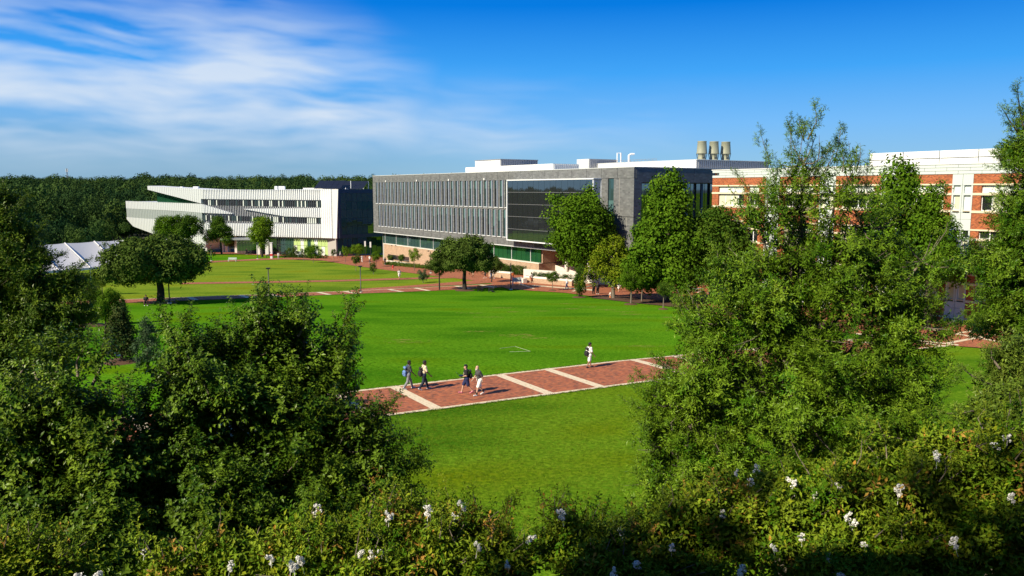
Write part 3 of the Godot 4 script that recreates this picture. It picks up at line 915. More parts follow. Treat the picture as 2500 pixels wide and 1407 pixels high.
	for i in 11:
		solid("side_parapet_panel", Vector3(-0.35, 13.12, z - 4.05), Vector3(0, 15.28, z - 0.03), M.grey_block, t)
		z -= 4.08
	box("side_coping", Vector3(-0.5, 15.3, -45), Vector3(0.05, 15.4, -0.5), M.soft_white, t)
	box("side_soffit", Vector3(-3.0, 13.0, -45), Vector3(-0.4, 13.1, -0.4), M.grey_block, t)
	box("corner_slab", Vector3(-3.0, 15.0, -45), Vector3(-0.4, 15.06, -0.4), M.white_panel, t)
	box("side_floor", Vector3(-3.0, 3.2, -45), Vector3(-0.4, 3.3, -0.4), M.grey_block, t)
	solid("side_base", Vector3(-0.35, 2.0, -45), Vector3(0, 3.3, -0.36), M.grey_block, t)
	for i in 12:
		box("side_window", Vector3(-2.95, 3.4, -4.9 - i * 3.3), Vector3(-2.85, 13.0, -1.7 - i * 3.3), M.glass_dark, t)
		box("side_column", Vector3(-0.75, 3.35, -2.0 - i * 3.3), Vector3(-0.45, 13.1, -1.6 - i * 3.3), M.zinc if i % 2 else M.navy_metal, t)
	# ground floor
	box("ground_floor_core", Vector3(-89.5, -7.5, -40), Vector3(-24.6, 1.8, -1.3), M.interior, t)
	for i in 43:
		var x := -89.0 + i * 1.5
		pane_tilt("ground_floor_pane", 1.42, 2.45, Vector3(x + 0.75, 0.55, -1.1), 0.0, M.glass_teal if i < 22 else M.glass_green, t, r, 0.008)
		if i % 4 == 1: box("mullion", Vector3(x - 0.06, -0.66, -1.06), Vector3(x + 0.06, 1.8, -0.98), M.soft_white, t)
	solid("base_wall", Vector3(-87.2, -7.5, -1.2), Vector3(-24.3, -0.82, -0.5), M.tan_brick, t)
	box("base_coping", Vector3(-87.3, -0.82, -1.25), Vector3(-24.2, -0.68, -0.44), M.pale_concrete, t)
	box("low_window", Vector3(-85.0, -4.2, -0.52), Vector3(-74.0, -3.1, -0.46), M.glass_dark, t)
	solid("end_wall", Vector3(-24.9, -7.5, -16), Vector3(-24.3, -0.82, -1.2), M.tan_brick, t)
	solid("end_wall", Vector3(-24.9, -0.7, -16), Vector3(-24.3, 1.8, -1.3), M.tan_brick, t)
	for i in 4: 
		var cyl := begin()
		lathe(cyl, [Vector2(0.35, -4.0), Vector2(0.35, 1.8)], 14, Vector3(-19.0 + i * 6.0, 0, -2.5))
		part("column", done(cyl), M.pale_concrete, t)
	box("undercroft_wall", Vector3(-24.3, -4.5, -30), Vector3(0, 1.8, -14), M.tan_brick, t)
	# roof plant rooms
	box("plant_room", Vector3(-60.2, 15.08, -19.0), Vector3(-50.4, 18.1, -9.65), M.white_panel, t)
	ribbed_face("plant_room_cladding", t, Vector3(-50.4, 15.08, -19.0), Vector3(-50.2, 18.16, -9.7), 0.45, M.ribbed)
	box("plant_coping", Vector3(-60.3, 18.16, -19.1), Vector3(-50.1, 18.3, -9.55), M.ribbed, t)
	box("long_plant_room", Vector3(-63.4, 15.08, -15.2), Vector3(-31.9, 16.85, -10.35 + 1.2), M.white_panel, t)
	ribbed_face("long_plant_cladding", t, Vector3(-31.9, 15.08, -15.2), Vector3(-31.66, 16.8, -9.2), 0.5, M.soft_white)
	box("tall_plant_room", Vector3(-36.2, 15.08, -25.2), Vector3(-32.5, 17.95, -18.3), M.soft_white, t)
	ribbed_face("tall_plant_cladding", t, Vector3(-32.5, 15.08, -25.2), Vector3(-32.27, 17.94, -18.34), 0.5, M.ribbed)
	box("wide_plant_room", Vector3(-34.6, 15.08, -39.0), Vector3(-6.95, 17.0, -20.38), M.white_panel, t)
	ribbed_face("wide_plant_cladding", t, Vector3(-6.95, 15.08, -39.0), Vector3(-6.71, 16.97, -20.42), 0.5, M.ribbed)
	box("wide_plant_coping", Vector3(-34.7, 17.0, -39.0), Vector3(-6.65, 17.1, -20.3), M.soft_white, t)
	# guard rail on the plant room
	var st := begin()
	for i in 14:
		tube(st, [Vector3(-33.5 + i * 1.0, 17.1, -24.5), Vector3(-33.5 + i * 1.0, 17.7, -24.5)], [0.03, 0.03], 4, false)
	for y in [17.4, 17.7]: tube(st, [Vector3(-33.5, y, -24.5), Vector3(-20.5, y, -24.5)], [0.03, 0.03], 4, false)
	part("guard_rail", done(st), M.ribbed, t)
	# vent pipes
	for p in [Vector3(-33.0, 17.1, -26.0), Vector3(-32.6, 17.1, -26.6)]:
		st = begin()
		tube(st, [p, p + Vector3(0, 2.2, 0)], [0.14, 0.14], 8)
		part("vent_pipe", done(st), M.white_metal, t)
	st = begin()
	tube(st, [Vector3(-33.05, 19.25, -26.0), Vector3(-32.6, 19.25, -26.6)], [0.07, 0.07], 6)
	part("pipe_bridge", done(st), M.white_metal, t)
	st = begin()
	tube(st, [Vector3(-31.8, 17.1, -28.0), Vector3(-31.8, 18.8, -28.0), Vector3(-31.6, 19.05, -28.3), Vector3(-31.2, 19.05, -28.9)], [0.22, 0.22, 0.22, 0.22], 8)
	part("gooseneck_vent", done(st), M.white_metal, t)
	# exhaust stacks stand on the plant room: things of their own
	var wh := ["leftmost", "middle", "rightmost"]
	for i in 3:
		var p: Vector3 = t.transform * Vector3(-15.32 + 0.55 * i, 17.1, -30.83 - 2.58 * i)
		var e := thing("exhaust_stack", "%s of three olive exhaust stacks on the grey building's roof" % wh[i], "exhaust stack", p, GREY_TURN, "exhaust stacks on the roof")
		st = begin()
		lathe(st, [Vector2(0.0, 0.0), Vector2(0.80, 0.0), Vector2(0.80, 0.55), Vector2(0.70, 0.6), Vector2(0.70, 1.4), Vector2(0.85, 1.5)], 18)
		part("base_duct", done(st), M.stack_paint, e)
		st = begin()
		lathe(st, [Vector2(0.98, 1.5), Vector2(1.02, 1.56), Vector2(0.95, 1.64), Vector2(0.80, 3.62), Vector2(0.84, 3.66), Vector2(0.84, 3.76), Vector2(0.72, 3.76), Vector2(0.72, 2.6), Vector2(0.0, 2.6)], 20)
		part("windband", done(st), M.stack_paint, e)
		for k in 4:
			st = begin()
			var a := k * PI / 2.0 + 0.6
			tube(st, [Vector3(cos(a) * 0.78, 0.6, sin(a) * 0.78), Vector3(cos(a) * 0.95, 1.52, sin(a) * 0.95)], [0.06, 0.06], 5)
			part("strut", done(st), M.dark_metal, e)

# ---------------------------------------------------------------- the red brick hall
func brick_hall() -> void:
	var r := RandomNumberGenerator.new()
	r.seed = 12
	var t := thing("brick_building", "red brick building with white pilasters, cream courses and a white upper storey", "building", Vector3(25.72, 0, -103), GREY_TURN)
	var x1 := 66.0
	box("core", Vector3(0.3, -3, -24), Vector3(x1, 14.3, -0.45), M.interior, t)
	box("roof", Vector3(0.2, 14.3, -24), Vector3(x1, 14.4, -0.3), M.pale_panel, t)
	solid("end_wall", Vector3(0, -3, -24), Vector3(0.3, 14.3, -0.4), M.red_brick, t)
	# parapet in staggered pale panels
	for row in 3:
		var y0 := 13.52 + row * 0.31
		var n := 30
		for i in n:
			var a := i * 2.2 + (1.1 if row % 2 else 0.0)
			if a < x1: box("parapet_panel", Vector3(a + 0.015, y0 + 0.015, -0.4), Vector3(minf(a + 2.185, x1), y0 + 0.295, 0.06), M.pale_panel, t)
	box("coping", Vector3(-0.1, 14.45, -0.5), Vector3(x1, 14.56, 0.12), M.white_panel, t)
	var pil := [8.33, 15.7, 23.0, 30.3, 37.6, 44.9, 52.2, 59.5]
	for p in pil:
		for k in 4:
			var b := -4.32 * k
			for half in 2:
				var a: float = p + half * 0.99
				# panel above, then a narrow window with its light above
				box("pilaster_panel", Vector3(a + 0.01, 12.46 + b, -0.4), Vector3(a + 0.97, 13.5 + b, 0.03), M.pale_panel, t)
				box("pilaster_panel", Vector3(a + 0.01, 9.2 + b, -0.4), Vector3(a + 0.97, 9.8 + b, 0.03), M.pale_panel, t)
				box("pilaster_jamb", Vector3(a + 0.01, 9.82 + b, -0.4), Vector3(a + 0.16, 12.44 + b, 0.03), M.pale_panel, t)
				box("pilaster_jamb", Vector3(a + 0.82, 9.82 + b, -0.4), Vector3(a + 0.97, 12.44 + b, 0.03), M.pale_panel, t)
				box("pilaster_jamb", Vector3(a + 0.16, 11.5 + b, -0.4), Vector3(a + 0.82, 11.72 + b, 0.03), M.pale_panel, t)
				var w := box("window", Vector3(a + 0.16, 10.05 + b, -0.3), Vector3(a + 0.82, 11.5 + b, -0.2), M.white_metal, t)
				box("pane", Vector3(-0.25, -0.66, 0.05), Vector3(0.25, 0.66, 0.07), [M.blind, M.blind_white, M.glass_dark][r.randi() % 3 if k else r.randi() % 2], w)
				box("sill", Vector3(-0.33, -0.82, 0.05), Vector3(0.33, -0.725, 0.3), M.cream_stone, w)
				var l := box("light_above", Vector3(a + 0.16, 11.72 + b, -0.3), Vector3(a + 0.82, 12.44 + b, -0.2), M.white_metal, t)
				box("pane", Vector3(-0.27, -0.3, 0.05), Vector3(0.27, 0.3, 0.07), M.blind_white if k == 0 else M.glass_dark, l)
	# brick bays
	var bays := [[0.0, 8.33]]
	for i in pil.size() - 1: bays.append([pil[i] + 1.98, pil[i + 1]])
	for bi in bays.size():
		var a: float = bays[bi][0]
		var c: float = bays[bi][1]
		var groups := [[1.03, 5.1, 4], [5.8, 7.35, 2]] if bi == 0 else [[a + 0.75, c - 0.75, 4]]
		solid("brick_panel", Vector3(a, 12.6, -0.4), Vector3(c, 13.5, 0), M.red_brick, t)
		for k in 4:
			var b := -4.32 * k
			box("course", Vector3(a, 12.45 + b, -0.4), Vector3(c, 12.6 + b, 0.07), M.cream_stone, t)
			box("course", Vector3(a, 11.5 + b, -0.4), Vector3(c, 11.72 + b, 0.07), M.cream_stone, t)
			box("course", Vector3(a, 9.82 + b, -0.4), Vector3(c, 10.05 + b, 0.07), M.cream_stone, t)
			solid("brick_panel", Vector3(a, 8.28 + b, -0.4), Vector3(c, 9.82 + b, 0), M.red_brick, t)
			var last := a
			for g in groups + [[c, c, 0]]:
				solid("brick_pier", Vector3(last, 10.05 + b, -0.4), Vector3(g[0], 11.5 + b, 0), M.red_brick, t)
				solid("brick_pier", Vector3(last, 11.72 + b, -0.4), Vector3(g[0], 12.45 + b, 0), M.red_brick, t)
				last = g[1]
				if g[2] == 0: continue
				var w: float = (g[1] - g[0]) / g[2]
				for i in g[2]:
					var x: float = g[0] + i * w
					var win := box("window", Vector3(x, 10.05 + b, -0.32), Vector3(x + w, 11.5 + b, -0.24), M.white_metal, t)
					box("pane", Vector3(-w / 2 + 0.07, -0.64, 0.04), Vector3(w / 2 - 0.07, 0.64, 0.06), M.glass_dark if (i == g[2] - 1 and bi == 0) or r.randf() < 0.3 + 0.2 * k else M.blind, win)
					var tr := box("light_above", Vector3(x, 11.72 + b, -0.32), Vector3(x + w, 12.45 + b, -0.24), M.white_metal, t)
					box("pane", Vector3(-w / 2 + 0.06, -0.3, 0.04), Vector3(w / 2 - 0.06, 0.3, 0.06), M.blind_white if k == 0 else M.glass_dark, tr)
	# set-back white storey
	box("upper_core", Vector3(20.05, 14.4, -20), Vector3(x1, 15.92, -2.6), M.ribbed, t)
	for row in 2:
		for i in 12:
			box("upper_panel", Vector3(20.0 + i * 3.8 + 0.04, 14.42 + row * 0.8, -2.6), Vector3(23.8 + i * 3.8 - 0.04, 15.14 + row * 0.8, -2.4), M.white_panel, t)
	for i in 6:
		solid("arcade_column", Vector3(12.0 + i * 7.3, -3.0, 0.3), Vector3(12.8 + i * 7.3, 0.6, 1.1), M.red_brick, t)

# ---------------------------------------------------------------- the white finned library
const WHITE := [Vector2(-48.4, -214), Vector2(-83.32, -236), Vector2(-94.38, -243), Vector2(-147.97, -306)]
const WHITE_AT := [0.0, 41.28, 54.36, 137.07]

func wall_at(s: float) -> Array:       # [point, direction, outward]
	for i in 3:
		if s <= WHITE_AT[i + 1] or i == 2:
			var d: Vector2 = (WHITE[i + 1] - WHITE[i]).normalized()
			var p: Vector2 = WHITE[i] + d * (s - WHITE_AT[i])
			return [p, d, Vector2(d.y, -d.x)]
	return []

func curve(c: Array, s: float) -> float:
	for i in c.size() - 1:
		if s <= c[i + 1][0]:
			return lerpf(c[i][1], c[i + 1][1], clampf((s - c[i][0]) / (c[i + 1][0] - c[i][0]), 0.0, 1.0))
	return c[-1][1]

func wall_piece(called: String, s: float, w: float, y0a: float, y0b: float, y1a: float, y1b: float, out0: float, out1: float, m: Material, parent: Node, fold := 0.0) -> void:
	# an upright piece of the wall from s to s + w, between two heights that may slant, from out0 to out1 before the wall line
	if minf(y1a - y0a, y1b - y0b) < 0.06: return
	var a := wall_at(s)
	var b := wall_at(s + w)
	var st := begin()
	var P := []
	for e in [[a, y0a, y1a, 0.0], [b, y0b, y1b, fold]]:
		for out in [out0, out1 - e[3]]:
			var q: Vector2 = e[0][0] + e[0][2] * out
			P.append([Vector3(q.x, e[1], q.y), Vector3(q.x, e[2], q.y)])
	# P: a-in, a-out, b-in, b-out; a is on the right seen from outside
	quad(st, P[3][0], P[1][0], P[1][1], P[3][1])
	quad(st, P[1][0], P[0][0], P[0][1], P[1][1])
	quad(st, P[2][0], P[3][0], P[3][1], P[2][1])
	quad(st, P[3][1], P[1][1], P[0][1], P[2][1])
	quad(st, P[2][0], P[0][0], P[1][0], P[3][0])
	quad(st, P[0][0], P[2][0], P[2][1], P[0][1])
	part(called, done(st), m, parent)

func white_library() -> void:
	var r := RandomNumberGenerator.new()
	r.seed = 31
	var t := thing("library_building", "white library clad in upright metal fins with slanting dark window bands", "building")
	var top := [[0.0, 12.22], [31.2, 12.05], [52.2, 12.25], [108.0, 13.44], [137.0, 13.9]]
	var under := [[54.5, 7.93], [108.0, 12.14]]
	var b1top := [[0.0, 9.26], [137.0, 9.3]]
	var b1bot := [[3.9, 7.17], [34.9, 6.56]]
	var wedge := [[5.2, 4.54], [18.0, 4.63], [34.9, 6.4]]
	var b2bot := [[5.2, 2.77], [34.8, 2.29], [55.8, 2.06], [137.0, 1.72]]
	var lowtop := [[40.0, 5.06], [54.5, 7.8], [137.0, 7.8]]
	var abot := [[40.0, 4.94], [71.4, 5.23], [137.0, 5.0]]
	var bot := [[0.0, -0.89], [39.8, -1.44], [52.0, -1.5], [54.0, -6.4], [80.0, -6.6], [98.9, -3.69], [128.0, -1.57], [137.0, 1.25]]
	# back wall: one dark leaf per stretch, glass where the bands are
	for k in 27:
		var s := k * 5.08
		var w := 5.08
		if s < 108.0:
			wall_piece("upper_back_wall", s, minf(w, 108.0 - s), 7.0 if s < 50 else curve(under, s) + 0.1, 7.0 if s < 50 else curve(under, s + w) + 0.1, curve(top, s) - 0.05, curve(top, s + w) - 0.05, -6.0, -0.75, M.white_metal, t)
		wall_piece("lower_back_wall", s, w, curve(bot, s) + 0.15, curve(bot, s + w) + 0.15, minf(7.0, curve(lowtop, s) - 0.1 if s > 50 else 7.0), minf(7.0, curve(lowtop, s + w) - 0.1 if s > 45 else 7.0), -6.0, -0.75, M.white_metal, t)
	# folded fins on the front
	var pitch := 0.75
	var n := int(54.36 / pitch)
	for i in n:
		var s := i * pitch
		var w := pitch * 0.56
		var e := s + w
		var solid_end := s < 3.2
		var hi_in := 9.26
		if solid_end:
			wall_piece("fin", s, pitch - 0.1, curve(bot, s), curve(bot, e), curve(top, s), curve(top, e), -0.76, 0.0, M.white_metal, t, 0.06)
			continue
		wall_piece("fin", s, w, hi_in, hi_in, curve(top, s), curve(top, e), -0.76, 0.0, M.white_metal, t, 0.09)
		if s > 3.4 and s < 34.9:
			wall_piece("middle_fin", s, w, curve(wedge, s), curve(wedge, e), curve(b1bot, s), curve(b1bot, e), -0.76, 0.0, M.white_metal, t, 0.09)
		if s >= 40.0:
			wall_piece("middle_fin", s, w, curve(abot, s), curve(abot, e), curve(lowtop, s), curve(lowtop, e), -0.76, 0.0, M.white_metal, t, 0.09)
		wall_piece("lower_fin", s, w, curve(bot, s), curve(bot, e), curve(b2bot, s), curve(b2bot, e), -0.76, 0.0, M.white_metal, t, 0.09)
		# in the window bands the fins go on, narrow and dark, between the panes
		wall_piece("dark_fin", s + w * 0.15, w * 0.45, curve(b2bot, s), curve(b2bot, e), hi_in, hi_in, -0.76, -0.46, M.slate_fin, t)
		var g: Material = [M.glass_dark, M.glass_dark, M.glass_teal, M.blind_white][r.randi() % 4]
		wall_piece("window_pane", s + w * 0.62, pitch * 0.5, 7.35, 7.35, 9.0, 9.0, -0.76, -0.5, g, t)
		g = [M.glass_dark, M.glass_dark, M.glass_teal, M.blind_white][r.randi() % 4]
		wall_piece("window_pane", s + w * 0.62, pitch * 0.5, 2.9, 2.9, 4.4, 4.4, -0.76, -0.5, g, t)
	# broad panels on the wing that swings away to the left
	pitch = 1.9
	n = int((137.0 - 54.36) / pitch)
	for i in n:
		var s := 54.36 + i * pitch
		var e := s + pitch - 0.05
		wall_piece("wing_panel", s, pitch - 0.05, curve(abot, s), curve(abot, e), curve(lowtop, s), curve(lowtop, e), -0.76, 0.0, M.wing_metal, t, 0.05)
		wall_piece("wing_screen", s, pitch - 0.05, curve(b2bot, s), curve(b2bot, e), curve(abot, s) - 0.02, curve(abot, e) - 0.02, -0.76, -0.1, M.screen, t, 0.05)
		wall_piece("wing_lower_panel", s, pitch - 0.05, curve(bot, s), curve(bot, e), curve(b2bot, s) - 0.02, curve(b2bot, e) - 0.02, -0.76, 0.0, M.wing_metal, t, 0.05)
		if s < 106.0:
			var cut := maxf(curve(under, s), 0.0)
			var cut2 := maxf(curve(under, e), 0.0)
			wall_piece("upper_wing_panel", s, pitch - 0.05, cut, cut2, curve(top, s), curve(top, e), -0.76, 0.0, M.wing_metal, t, 0.05)
			wall_piece("clerestory_pane", s, pitch - 0.06, 7.6, 7.6, cut + 0.3, cut2 + 0.3, -3.2, -3.1, M.glass_green, t)
	# the fold where the wing swings back
	for y in [[9.3, 12.3], [5.1, 7.75], [-6.4, 2.06]]:
		wall_piece("corner_panel", 53.7, 1.1, y[0], y[0], y[1], y[1], -0.76, 0.02, M.wing_metal, t)
	# roofs
	var poly := [WHITE[0], WHITE[1], WHITE[2], WHITE[2].lerp(WHITE[3], 0.64), Vector2(-100, -300), Vector2(-30, -250)]
	var st := begin()
	var idx := Geometry2D.triangulate_polygon(PackedVector2Array(poly))
	for k in idx: st.add_vertex(Vector3(poly[k].x, 11.9, poly[k].y))
	part("roof", done(st), M.white_panel, t)
	st = begin()
	poly = [WHITE[2], WHITE[3], Vector2(-135, -320), Vector2(-80, -260)]
	idx = Geometry2D.triangulate_polygon(PackedVector2Array(poly))
	for k in idx: st.add_vertex(Vector3(poly[k].x, 7.6, poly[k].y))
	part("wing_roof", done(st), M.soft_white, t)
	# the leaning white blade and the dark glass end
	st = begin()
	var bl := [Vector3(-48.0, -0.9, -213.6), Vector3(-46.9, -0.9, -213.0), Vector3(-46.2, 12.2, -213.0), Vector3(-48.0, 12.2, -213.6)]
	var back := Vector3(0.3, 0, -1.2)
	quad(st, bl[0], bl[1], bl[2], bl[3])
	quad(st, bl[1], bl[1] + back, bl[2] + back, bl[2])
	quad(st, bl[0] + back, bl[0], bl[3], bl[3] + back)
	quad(st, bl[3], bl[2], bl[2] + back, bl[3] + back)
	part("end_blade", done(st), M.white_panel, t)
	var e0 := Vector3(-46.0, 0, -213.6)
	var e1 := Vector3(-31.0, 0, -229.0)
	var dir := (e1 - e0).normalized()
	var turn := atan2(-dir.z, dir.x)
	var end := Node3D.new()
	end.name = "glass_end"
	t.add_child(end)
	end.position = e0
	end.rotation.y = turn
	box("end_core", Vector3(0.1, -0.9, -8), Vector3(21, 12.0, -0.3), M.interior, end)
	box("end_fascia", Vector3(-0.3, 11.15, -8), Vector3(21.4, 12.2, 0.12), M.navy_metal, end)
	box("end_beam", Vector3(-0.3, -0.9, -8), Vector3(26, 0.05, 0.12), M.navy_metal, end)
	box("end_jamb", Vector3(-0.3, 0.05, -1), Vector3(0.35, 11.15, 0.1), M.navy_metal, end)
	for j in 5:
		for i in 12:
			pane_tilt("pane", 1.66, 2.15, Vector3(1.25 + i * 1.72, 0.05 + (j + 0.5) * 2.22, -0.1), 0.0, M.glass_dark if (j != 1 and j != 3) or r.randf() < 0.6 else M.glass_teal, end, r, 0.012)
	# ground floor
	for i in 15:
		pane_tilt("entrance_pane", 1.5, 4.6, Vector3(0.6 + i * 1.6, -3.3, -1.2), 0.0, M.glass_dark if i % 3 else M.glass_teal, end, r, 0.01)
	box("entrance_core", Vector3(-0.5, -7.2, -9), Vector3(26, -0.9, -1.4), M.interior, end)
	for k in 30:
		var s := 0.3 + k * 1.35
		var g: Material = M.glass_lime if k < 12 and (k + k / 3) % 3 != 0 else (M.blind_white if k in [2, 5, 6, 9] else M.glass_teal if k < 16 else M.glass_dark)
		wall_piece("shopfront_pane", s, 1.27, -3.4, -3.4, -1.6, -1.6, -1.7, -1.6, g, t)
		wall_piece("shopfront_pane", s, 1.27, -6.9, -6.9, -3.5, -3.5, -1.7, -1.6, M.blind_white if g == M.glass_lime and k % 2 else g, t)
	for k in 8:
		wall_piece("shopfront_core", 0.2 + k * 5.1, 5.1, -8.0, -8.0, -0.95, -0.95, -7.0, -1.8, M.interior, t)
	for p in [Vector3(-89.64, -7.28, -246.31), Vector3(-88.37, -7.28, -246.31), Vector3(-83.76, -7.05, -241.78), Vector3(-80.05, -6.83, -237.42), Vector3(-71.77, -6.21, -225.23), Vector3(-68.53, -6.12, -222.61), Vector3(-66.85, -6.62, -233.21)]:
		box("column", Vector3(p.x - 0.45, p.y - 0.3, p.z - 0.45), Vector3(p.x + 0.45, -1.5, p.z + 0.45), M.white_panel, t)
	box("entrance_canopy", Vector3(-82, -2.0, -229), Vector3(-71, -1.55, -223.5), M.ribbed, t)
	# rooftop fittings, each a small box with its hood
	for p in [[430.0, 455.0, 262.0, 0.9], [462.0, 458.0, 250.0, 1.6], [662.0, 459.0, 232.0, 0.8], [672.0, 459.0, 232.0, 1.8]]:
		var x: float = (p[0] - 1250.0) / 1944.0 * p[2]
		box("roof_vent", Vector3(x, 11.9, -p[2] - 6), Vector3(x + p[3], 13.1, -p[2] - 5), M.white_metal, t)
	box("skylight", Vector3(-62, 11.9, -246), Vector3(-50, 12.6, -238), M.white_panel, t)

func solar_array(label: String, at: Vector3, w: float) -> void:
	var t := thing("solar_array", label, "solar panels", at, -0.25, "solar arrays on the white roof")
	var n := int(w / 1.7)
	for i in n:
		for j in 2:
			var b := Basis(Vector3.RIGHT, 0.55)
			part("panel", boxed(Vector3(1.62, 0.06, 2.2)), M.solar, t, Transform3D(b, Vector3((i + 0.5) * 1.7, 0.75 + j * 1.16, -j * 1.9)))
	for x in [0.0, w]:
		box("post", Vector3(x - 0.08, 0, -2.9), Vector3(x + 0.08, 2.4, -2.75), M.soft_white, t)
		box("post", Vector3(x - 0.08, 0, 0.6), Vector3(x + 0.08, 0.4, 0.75), M.soft_white, t)

func boxed(size: Vector3) -> BoxMesh:
	var key := "%.3f %.3f %.3f" % [size.x, size.y, size.z]
	if not boxes.has(key):
		var b := BoxMesh.new()
		b.size = size
		boxes[key] = b
	return boxes[key]
# ---------------------------------------------------------------- street furniture
func lamp_post(label: String, at: Vector3, h: float, arm: float, turn := 0.0) -> void:
	var t := thing("lamp_post", label, "lamp post", at, turn, "lamp posts along the walks")
	var st := begin()
	lathe(st, [Vector2(0.0, 0.0), Vector2(0.26, 0.0), Vector2(0.26, 0.12), Vector2(0.22, 0.16), Vector2(0.0, 0.16)], 14)
	part("footing", done(st), M.pale_concrete, t)
	st = begin()
	lathe(st, [Vector2(0.11, 0.16), Vector2(0.11, 0.3), Vector2(0.075, 0.36), Vector2(0.062, h - 0.1), Vector2(0.0, h - 0.1)], 12)
	part("pole", done(st), M.black_paint, t)
	box("lamp_head", Vector3(-0.12 if arm > 0.0 else -0.25, h - 0.12, -0.16), Vector3(arm + 0.25, h + 0.04, 0.16), M.black_paint, t)
	box("lens", Vector3(arm * 0.4, h - 0.135, -0.12), Vector3(arm + 0.2, h - 0.122, 0.12), M.soft_white, t)

func lounge_chair(label: String, at: Vector3, turn: float) -> void:
	# low slatted garden chair with a raked back and broad arms
	var t := thing("garden_chair", label, "chair", at, turn, "slatted garden chairs under the round oak")
	for i in 5:
		var st := begin()
		var x := -0.24 + i * 0.12
		tube(st, [Vector3(x, 0.25, -0.25), Vector3(x * 1.15, 0.98 - absf(x) * 0.35, -0.55)], [0.05, 0.05], 4)
		part("back_slat", done(st), M.dark_metal, t)
	for i in 5:
		box("seat_slat", Vector3(-0.27, 0.36 - i * 0.028, 0.28 - i * 0.13), Vector3(0.27, 0.385 - i * 0.028, 0.39 - i * 0.13), M.dark_metal, t)
	for s in [-1, 1]:
		box("armrest", Vector3(s * 0.36 - 0.075, 0.58, -0.42), Vector3(s * 0.36 + 0.075, 0.605, 0.38), M.dark_metal, t)
		box("leg", Vector3(s * 0.33 - 0.04, 0.0, 0.26), Vector3(s * 0.33 + 0.04, 0.58, 0.35), M.dark_metal, t)
		var st := begin()
		tube(st, [Vector3(s * 0.29, 0.34, 0.34), Vector3(s * 0.29, 0.02, -0.6)], [0.045, 0.045], 4)
		part("leg", done(st), M.dark_metal, t)

func bench(label: String, at: Vector3, turn: float, m: Material) -> void:
	var t := thing("bench", label, "bench", at, turn)
	for i in 4: box("seat_slat", Vector3(-1.0, 0.43, -0.22 + i * 0.12), Vector3(1.0, 0.46, -0.12 + i * 0.12), m, t)
	for i in 3: box("back_slat", Vector3(-1.0, 0.55 + i * 0.14, -0.3), Vector3(1.0, 0.65 + i * 0.14, -0.26), m, t)
	for x in [-0.9, 0.9]:
		box("leg", Vector3(x - 0.04, 0, 0.16), Vector3(x + 0.04, 0.43, 0.24), m, t)
		box("leg", Vector3(x - 0.04, 0, -0.36), Vector3(x + 0.04, 0.95, -0.3), m, t)
		box("armrest", Vector3(x - 0.04, 0.62, -0.3), Vector3(x + 0.04, 0.66, 0.24), m, t)

func sign_board(label: String, at: Vector3, turn: float, w: float, h: float) -> void:
	var t := thing("sign", label, "sign", at, turn)
	box("panel", Vector3(-w / 2, h * 0.42, -0.04), Vector3(w / 2, h * 0.92, 0.04), M.pale_panel, t)
	for s in [-1, 1]: box("post", Vector3(s * (w / 2 + 0.08) - 0.07, -0.1, -0.07), Vector3(s * (w / 2 + 0.08) + 0.07, h, 0.07), M.white_panel, t)

func hydrant(label: String, at: Vector3, body: Color, cap: Color) -> void:
	var t := thing("fire_hydrant", label, "hydrant", at)
	var st := begin()
	lathe(st, [Vector2(0.17, 0.0), Vector2(0.17, 0.06), Vector2(0.12, 0.08), Vector2(0.11, 0.5), Vector2(0.15, 0.52), Vector2(0.15, 0.56), Vector2(0.0, 0.56)], 14)
	part("barrel", done(st), mat(body, 0.45), t)
	st = begin()
	lathe(st, [Vector2(0.14, 0.56), Vector2(0.12, 0.66), Vector2(0.05, 0.74), Vector2(0.03, 0.8), Vector2(0.0, 0.8)], 14)
	part("bonnet", done(st), mat(cap, 0.45), t)
	for d in [Vector3(1, 0, 0), Vector3(-1, 0, 0), Vector3(0, 0, 1)]:
		st = begin()
		tube(st, [Vector3(0, 0.42, 0) + d * 0.08, Vector3(0, 0.42, 0) + d * 0.2], [0.07, 0.065], 10)
		part("nozzle", done(st), mat(cap, 0.45), t)

func wall_between(called: String, label: String, category: String, a: Vector3, b: Vector3, ha: float, hb: float, thick: float, m: Material, cap: Material = null) -> Node3D:
	var t := thing(called, label, category, a)
	var d := b - a
	var side := Vector3(-d.z, 0, d.x).normalized() * thick / 2.0
	var st := begin()
	var lo := -0.4
	var P := [-side + Vector3(0, lo, 0), d - side + Vector3(0, lo, 0), d + side + Vector3(0, lo, 0), side + Vector3(0, lo, 0), -side + Vector3(0, ha, 0), d - side + Vector3(0, hb, 0), d + side + Vector3(0, hb, 0), side + Vector3(0, ha, 0)]
	for f in [[3, 2, 6, 7], [1, 0, 4, 5], [2, 1, 5, 6], [0, 3, 7, 4], [7, 6, 5, 4]]:
		quad(st, P[f[0]], P[f[1]], P[f[2]], P[f[3]])
	part("wall", done(st), m, t)
	if cap:
		st = begin()
		tube(st, [Vector3(0, ha + 0.05, 0), d + Vector3(0, hb + 0.05, 0)], [thick * 0.72, thick * 0.72], 4)
		part("coping", done(st), cap, t)
	return t

